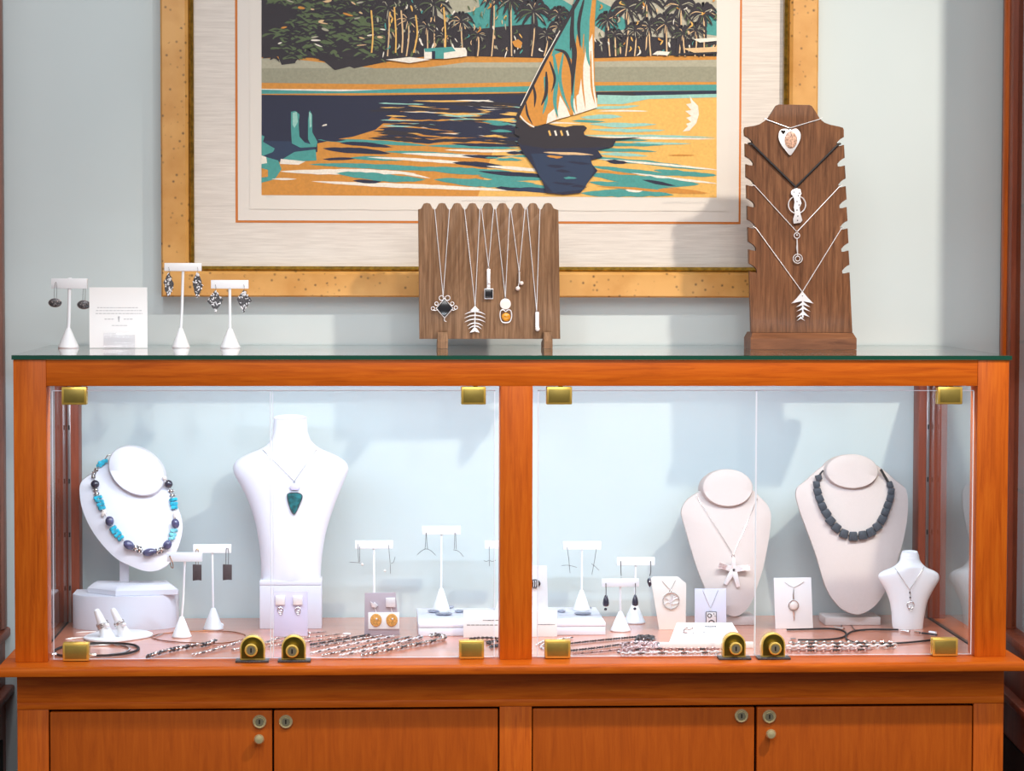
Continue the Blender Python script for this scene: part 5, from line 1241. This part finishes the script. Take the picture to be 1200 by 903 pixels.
mb = MB(); mb.ball(p, (7*s, .003, 5.2*s), 0, None, 22, 12)
for k in range(3):
    x = p.x + (k-.6)*2.4*s; mb.tube([(x, p.y-.0029+abs(k-1)*.0004, p.z-3.6*s), (x+.0006, p.y-.0034+abs(k-1)*.0003, p.z), (x, p.y-.0029+abs(k-1)*.0004, p.z+3.6*s)], .0006, 6, False, 1)
mb.build('striped_oval', [M['oxid'], M['paper']], t)
# white price cards lying against the risers on both sides of the centre post
for (l, r, tp, bt, lab, xs) in ((543, 588, 715, 747.5, 'white printed card leaning on the left riser box beside the centre post', ((547, 584, 732), (566, 584, 726.5))), (620.5, 653, 715, 746.5, 'white printed card leaning on the right riser box beside the centre post', ((630, 650, 731.5),))):
    t, y = card(lab, [(l, tp), (r, tp), (r, bt), (l, bt)], 'paper', bt, 'price_card', 'card', 'printed white cards beside the centre post', strut=False); mb = MB(); rr = random.Random(int(l))
    for q in xs: dashes(mb, q[0], q[1], q[2], y-.0002, rr, .45)
    mb.build('printed_lines', M['ink'], t, smooth=0)
# slanted sign with printed picture, in front of the blue card
yb_ = F(820, 760).y; c = Vector((U(819, 760, yb_).x, yb_+.02, HF))
t = thing('sign_holder', 'low slanted white sign in front of the pale blue card', 'sign', c)
a = U(773, 752.5, yb_); b = U(883, 760, yb_); zl = a.z
mb = MB(); mb.box((a.x, yb_, HF), (b.x, yb_+.004, zl), .0008); mb.box((a.x, yb_+.004, HF), (b.x, yb_+.05, HF+.002), .0006); mb.build('lip', M['acrylic'] if False else M['paper'], t)
y1_ = yb_+.030
A = [U(784.5, 752, yb_+.005), U(872, 752, yb_+.005), U(858, 729.5, y1_), U(793.5, 729.5, y1_)]
mb = MB(); mb.loft([[p + Vector((0, d, 0)) for p in A] for d in (0, .0025)]); mb.build('slanted_card', M['paper'], t, smooth=20)
def onslant(px, py): k = (752-py)/(752-729.5); return U(px, py, lerp(yb_+.005, y1_, k)) + Vector((0, -.0020, .0004))
mb = MB()
for L_ in ([(801, 741), (802, 737), (805, 735.5), (807.5, 737)], [(808, 736), (810.5, 734.5), (813, 737), (812.5, 741)], [(804, 737), (810, 736)], [(802, 740), (806, 741)]): mb.tube(curve([onslant(*q) for q in L_], 4), .0009, 5)
mb.build('printed_picture', M['pinkmetal'], t)
mb = MB()
for x0_, x1_, py in ((826, 839, 733.5), (825, 838, 737.5), (824, 839, 740.5)):
    x = x0_; rr = random.Random(int(py))
    while x < x1_: w_ = rr.uniform(1.2, 3); mb.tube([onslant(x, py), onslant(min(x1_, x+w_), py)], .0009 if py < 735 else .0004, 4); x += w_+.8
mb.build('printed_lines', M['ink'], t)
# lavender card with square studs, grey card with orange discs
GL = 'square stud earrings on the lavender card'
t, y = card('lavender earring card leaning in front of the white plinth', [(321.5, 693), (360.5, 692.5), (360.5, 745), (320.8, 745.5)], 'lav', 746, 'earring_card')
def stud(px, drop):
    def f(t, y):
        a = U(px-5.6, 697.5, y); b = U(px+5.6, 708.3, y); mb = MB(); mb.box((a.x, y-.0035, b.z), (b.x, y-.0005, a.z), .0008); mb.build('square_stud', M['satin'], t)
        mb = MB(); s = S(y); mb.ring(U(px, 714.5, y-.0012), 3.2*s, .0006, 16, 5); mb.ring(U(px+.5, 717.5, y-.0012), 2.2*s, .0005, 14, 5); mb.tube([U(px-2.5, 712, y-.001), U(px+3, 718, y-.001)], .0006, 5); mb.build('wire_drop', M['silver'], t)
    return f
ear('square silver stud earring at the left on the lavender card', GL, (328.4, 703), y, stud(328.4, 0)); ear('square silver stud earring at the right on the lavender card', GL, (349, 703), y, stud(349, 0))
t, y = card('grey leatherette earring card holding two orange discs', [(427.5, 694.5), (463.5, 694), (468.5, 744), (427, 745)], 'greycard', 745.5, 'earring_card')
a = U(431.5, 717.2, y); b = U(468, 736.5, y); mb = MB(); mb.box((a.x, y-.0014, b.z), (b.x, y-.0002, a.z), .0004); mb.build('white_insert', M['paper'], t)
def disc(px, tx, seed):
    def f(t, y):
        mb = MB(); rr = random.Random(seed)
        if seed == 1: mb.plate([(tx-4.6, 704), (tx-1, 707), (tx+.5, 705), (tx+4.5, 709), (tx+2, 712), (tx-3, 711)], y-.003, .002, 0, .0005)
        else: mb.plate([(tx-5.5, 700.2), (tx+5.5, 700), (tx+6, 711.5), (tx-5.4, 711)], y-.003, .002, 0, .0005)
        mb.tube([U(tx, 710, y-.001), U(px, 716, y-.001), U(px, 720, y-.001)], .0006, 6); mb.build('silver_stud', M['satin'], t)
        s = S(y); c = U(px, 726.3, y-.0018); R = Matrix.Rotation(PI/2, 3, 'X'); mb = MB(); mb.lathe([(6.5*s, -.0005), (6.8*s, .0008), (6*s, .0022), (3*s, .0028), (.0002, .003)], c, 28, 0, R, 1, 1.15); mb.build('orange_disc', M['wood_disc'], t)
        mb = MB(); mb.ball(U(px+.6, 725, y-.0052), .0017, 0, None, 10, 8); mb.build('silver_bead', M['satin'], t)
    return f
GO = 'orange disc earrings on the grey card'
ear('orange disc earring under a twisted silver stud, left on the grey card', GO, (439, 708), y, disc(440.6, 438.5, 1)); ear('orange disc earring under a square silver stud, right on the grey card', GO, (457.5, 706), y, disc(459.2, 457.6, 2))

# ------------------------------------------------------------------ ring stand with two rings, needles
cr = F(137, 751); yr = cr.y + .014
t = thing('ring_stand', 'white ring stand with two slanted finger cones beside the white block', 'ring stand', Vector((U(137, 750, yr).x, yr, HF)))
mb = MB(); pts = [F(98, 750).xy, F(130, 753.5).xy, F(178, 746.5).xy, F(164, 740.5).xy, F(118, 742).xy]
ctr = sum(pts, Vector((0, 0)))/5; cpt = curve([(p.x, p.y, 0) for p in pts], 5, True); rings = []
for g_, z in ((.97, HF), (1, HF+.001), (1, HF+.0034), (.95, HF+.0045)): rings.append([(lerp(ctr.x, p.x, g_), lerp(ctr.y, p.y, g_), z) for p in cpt])
mb.loft(rings); mb.build('base', M['white'], t, smooth=30)
cones = []
for bx, by, tx, ty, rb in ((126.5, 744.5, 112.5, 713.5, 10), (147.5, 741.5, 131.5, 712.5, 9)):
    B = U(bx, by, yr+.0); B.z = HF+.004; T = U(tx, ty, yr-.002); s = S(yr); ax = T-B; rg = []; q_ = Vector((0, 1, 0)).cross(ax).normalized(); w_ = ax.cross(q_).normalized(); 
    for k, r_ in ((0, rb), (.12, rb*.86), (.35, rb*.62), (.6, rb*.5), (.85, rb*.40), (.96, rb*.34), (1, rb*.2)):
        rg.append([B+ax*k+(Vector((math.cos(a), math.sin(a), 0))*(1-min(1, k*4)) + (q_*math.cos(a)+w_*math.sin(a))*min(1, k*4))*r_*s for a in [2*PI*i/24 for i in range(24)]])
    mb = MB(); mb.loft(rg); mb.build('finger_cone', M['white'], t); cones.append((B, ax, q_, w_, rb*s))
GR = 'silver rings on the ring stand'
for k, lab in enumerate(('wide scrolled silver ring on the left finger of the ring stand', 'silver ring with a domed setting on the right finger of the ring stand')):
    B, ax, q_, w_, rb = cones[k]; c = B+ax*(.42 if k == 0 else .48); r_ = rb*(.66 if k == 0 else .62)
    t = thing('ring', lab, 'ring', c, GR); mb = MB(); up = ax.normalized()
    for o_ in ((-.003, 0, .003) if k == 0 else (-.0012, .0012)):
        mb.tube([c + (q_*math.cos(a)+w_*math.sin(a))*r_ + up*(o_ + .0012*math.sin(a*3)) for a in [2*PI*i/28 for i in range(28)]], .0013, 7, True)
    mb.build('band', M['silver'], t); f_ = c + Vector((.004, -r_*1.05, 0)); mb = MB()
    if k == 0: mb.ball(f_+Vector((.003, 0, .001)), (.0048, .0022, .0042), 0, None, 14, 10)
    else:
        mb.ball(f_+Vector((.004, -.001, -.001)), (.0042, .0026, .0034), 0, None, 14, 10); mb.ball(f_+Vector((-.002, 0, .005)), (.0025, .002, .002), 0, None, 10, 8)
    mb.build('setting', M['satin'], t)
for lab, (x0, y0_, x1, y1_) in (('white tapered stick lying behind the ring stand', (89, 742.3, 113, 741.2)), ('white tapered stick lying left of the ring stand', (76.5, 749.8, 98.5, 748))):
    A, B = F(x0, y0_), F(x1, y1_); up = Vector((0, 0, .0019)); t = thing('pendant_stick', lab, 'jewelry', Vector(((A.x+B.x)/2, A.y, HF)), 'pale sticks by the ring stand')
    mb = MB(); mb.tube([A+up, A.lerp(B, .3)+up, B+up], [.0004, .0015, .0012], 8); mb.build('shaft', M['pearl'], t); mb = MB(); mb.tube([B+up, B+Vector((.010, .001, .0019))], .0012, 8); mb.build('silver_tip', M['oxid'], t)

# ------------------------------------------------------------------ chains and cords lying on the case floor
def fl(px, py, z=.0012): p = F(px, py, HF); return Vector((p.x, p.y, HF+z))
def floor_chain(label, pts, L, r, mat='silver', group=None, wd=.6, z=None, cat='chain', name='chain_necklace', smooth=True, tilt=0, pat=None):
    pat = [0, 0, 0, 0, 0, 1] if pat is None else pat  # contrasting links put the shade of the gaps into the chain colour
    z = r+L*wd*.36 if z is None else z
    P = curve([fl(a, b, z) for a, b in pts], 6); mb = MB(); mb.chain(P, L, r, wd, 0, 5, tilt, pat)
    zmin = min(v.co.z for v in mb.bm.verts)
    for v in mb.bm.verts: v.co.z += HF + .0002 - zmin
    mid = P[len(P)//2]; o = mb.build(name, [M[mat], M['oxid'] if mat != 'oxid' else M['silver']], None, Vector((mid.x, mid.y, HF)), 60); tag(o, label, cat, group); return o
GF = 'chains laid in a fan behind the left glass doors'
fan = [([(318, 750.5), (360, 743.4), (384, 741.3)], 'thin chain at the very back of the fanned chains', .0042, .0007, 'silver'),
       ([(312, 755), (360, 748.3), (399, 744)], 'thin chain with a white tag, second from the back of the fanned chains', .0042, .0007, 'silver'),
       ([(306, 760), (360, 753.4), (410, 746.5)], 'slim chain, third from the back of the fanned chains', .0046, .0008, 'silver'),
       ([(364, 756.6), (400, 750.6), (427, 746), (448, 742.5)], 'dark twisted rope chain ending at the grey card', .0044, .0010, 'oxid'),
       ([(364, 761), (400, 754), (448, 746.5)], 'bright rope chain just in front of the dark twisted one', .0050, .0010, 'silver'),
       ([(364, 767.3), (410, 757), (462, 747)], 'flat curb chain passing in front of the grey card', .0060, .0010, 'satin'),
       ([(378, 770), (430, 758.5), (484, 747.5)], 'medium link chain with a dark clasp near the white riser box', .0066, .0011, 'silver'),
       ([(398, 770.8), (448, 759.5), (497, 748)], 'wide link chain, second from the front of the fanned chains', .0076, .0012, 'satin'),
       ([(424, 771), (470, 761), (515, 752), (521, 748.6), (512, 746), (504, 747.5)], 'heaviest silver chain at the front of the fanned chains', .0088, .0014, 'silver')]
for pts, lab, L, r, mt_ in fan: floor_chain(lab, pts, L, r, mt_, GF)
mb = MB(); pts = [fl(a, b, .0018) for a, b in ((488, 748), (493, 744), (497.5, 737.5))]; mb.tube(pts, .0011, 7); mb.ball(pts[0], (.0024, .002, .0018), 0, None, 10, 8)
o = mb.build('toggle_bar', M['oxid'], None, fl(493, 744, 0)); tag(o, 'small dark toggle bar at the end of the chains by the riser box', 'clasp')
for lab, px, py in (('small white string tag lying on the back chains', 406.5, 744), ('small white tag leaning on the foot of the slab earring stand', 258.5, 735.5)):
    p = fl(px, py, 0); mb = MB(); s = S(p.y); mb.ball(p+Vector((0, 0, .0022 if px > 300 else .0045)), (5*s if px > 300 else 3.8*s, .002, .0021 if px > 300 else .0043), 0, None, 14, 8); o = mb.build('string_tag', M['white'], None, p); tag(o, lab, 'tag', 'small white tags')
floor_chain('dark patterned bracelet chain lying left of the first brass lock', [(172, 772), (190, 766.5), (215, 761), (240, 757.5), (253, 753)], .0070, .0014, 'oxid', None, .8, pat=[0, 0, 0, 1, 0, 1, 1])
floor_chain('plain silver bracelet chain beside the patterned bracelet', [(226, 769.5), (248, 764), (270, 758), (283, 753.5)], .0072, .0011, 'silver', None, .6)
floor_chain('short silver chain partly hidden behind the first brass lock', [(272, 763.5), (285, 761), (300, 757), (326, 751)], .0060, .0010, 'silver', None, .6)
def cord(label, pts, r, mat, cat='necklace', ends=None, closed=False, group=None, name='cord_necklace', endmat='silver'):
    P = curve([fl(a, b, r+.0002) for a, b in pts], 8, closed); c = Vector((sum(p.x for p in P)/len(P), sum(p.y for p in P)/len(P), HF))
    t = thing(name, label, cat, c, group); mb = MB(); mb.tube(P, r, 7, closed); mb.build('cord', M[mat], t)
    for e in (ends or []):
        mb = MB(); a, b = fl(*e[0], r*1.5+.0004), fl(*e[1], r*1.5+.0004); mb.tube([a, b], r*1.5, 8); mb.build('silver_end', M[endmat], t)
    return t
cord('black cord necklace with silver ends coiled at the left front corner', [(106, 769.5), (130, 769), (152, 766), (162.5, 761.5), (157, 757), (138, 755), (110, 755), (82, 757.5), (66, 762), (64.5, 767), (73, 769.5), (84, 770)], .0019, 'cord', ends=[((103, 769.5), (113, 769.4)), ((60, 769.3), (66, 768.6))])
cord('thin silver neck wire curled inside the black cord at the left corner', [(128, 768), (145, 765.5), (152, 761.5), (146, 758), (128, 756.5), (104, 757.5), (88, 759.5)], .0015, 'silver', name='neck_wire')
cord('thin copper neck wire lying in a wide loop behind the brass locks', [(178, 747), (186, 743.5), (215, 740.5), (250, 739.6), (275, 741), (288, 745), (283, 750), (262, 753.8), (232, 753.8), (200, 752), (184, 749.5)], .0008, 'copper', closed=True, name='neck_wire', ends=[((182, 746.5), (190, 743.8))])
GC = 'black cord necklaces coiled at the right'
cord('black cord necklace curling from behind the right lock, left of the two', [(922, 738.6), (945, 738), (972, 737.4), (987, 739.5), (991.6, 744), (984, 748.5), (962, 750.6), (935, 750.6)], .0015, 'cord', ends=[((978, 736.6), (989, 738.5)), ((926, 751), (932, 750.6))], group=GC)
cord('black cord necklace with a white end bead, nearest the right corner', [(1053, 738.6), (1020, 738.3), (1000, 740.5), (992, 745.5), (994, 751), (1012, 755), (1050, 754.5), (1085, 751.5), (1100, 748.8)], .0015, 'cord', ends=[((1056, 740.5), (1066, 741.5)), ((1072, 741.8), (1078, 742.6))], group=GC)
cord('short black cord end with a white bead by the small white bust', [(1080, 742.5), (1090, 743.6), (1098, 744.8)], .0014, 'cord', ends=[((1089, 741.9), (1097, 743.2))], endmat='white')
cord('small silver hook clasp lying by the cream base', [(984, 737), (988, 731), (993, 729.4), (998, 733.5), (1003, 738.6), (1014, 739.2)], .0007, 'oxid', 'clasp', name='hook_clasp')
# long chains and heaps in the middle of the right half
GM = 'chains lying in the right half of the case'
floor_chain('dark fine chain stretched from the brass clip towards the chain heap', [(664, 755.4), (700, 751.5), (748, 747)], .0036, .0008, 'oxid', GM)
floor_chain('second fine chain stretched toward the heap, nearer the glass', [(668, 763.5), (700, 760), (742, 754)], .0040, .0008, 'oxid', GM)
floor_chain('pale fine chain nearest the front edge beside the right clip', [(672, 767.4), (700, 765), (735, 761)], .0040, .0008, 'pinkmetal', GM)
rr = random.Random(8)
def heap(label, x0, x1, y0_, y1_, n, L, r, mat, seed):
    rr = random.Random(seed); pts = []
    for k in range(n): pts.append((lerp(x0, x1, (math.sin(k*1.9)+1)/2*.85 + rr.uniform(0, .15)), rr.uniform(y0_, y1_)))
    floor_chain(label, pts, L, r, mat, GM)
heap('tangled dark chain heaped in front of the lower earring stand', 742, 770, 745, 753.5, 12, .0042, .0008, 'oxid', 3)
heap('tangled rose chain heaped left of the low white sign', 722, 776, 753, 767, 16, .0052, .0010, 'pinkmetal', 5)
floor_chain('rose link chain lying along the foot of the low white sign, back strand', [(728, 765), (760, 763), (800, 763.5), (846, 763)], .0078, .0013, 'pinkmetal', GM, .75)
floor_chain('rose link chain lying along the foot of the low white sign, front strand', [(728, 769), (765, 768), (805, 767.8), (846, 767)], .0078, .0013, 'satin', GM, .75)
floor_chain('heavy silver chain behind the right brass lock, back strand', [(925, 757.5), (950, 757), (985, 757), (1022, 756.5), (1050, 757.5)], .0092, .0014, 'silver', GM, .75)
floor_chain('heavy silver chain behind the right brass lock, middle strand', [(922, 761.8), (960, 761), (1000, 761), (1040, 760.5), (1054, 759.5)], .0098, .0015, 'satin', GM, .75)
floor_chain('heavy silver chain nearest the glass beside the right brass lock', [(923, 765.3), (955, 765.3), (990, 764.8), (1022, 764)], .0092, .0014, 'pinkmetal', GM, .75)
floor_chain('coiled grey chain below the printed card left of the centre post', [(551, 750), (565, 748.8), (583, 749.4), (586, 752), (570, 754), (580, 757), (586, 757.5), (572, 760)], .0050, .0010, 'oxid', GM)
floor_chain('pale fine chain curled right of the centre post', [(628, 757), (640, 752), (650, 757), (642, 762), (634, 758), (652, 751), (672, 748)], .0042, .0008, 'satin', GM)
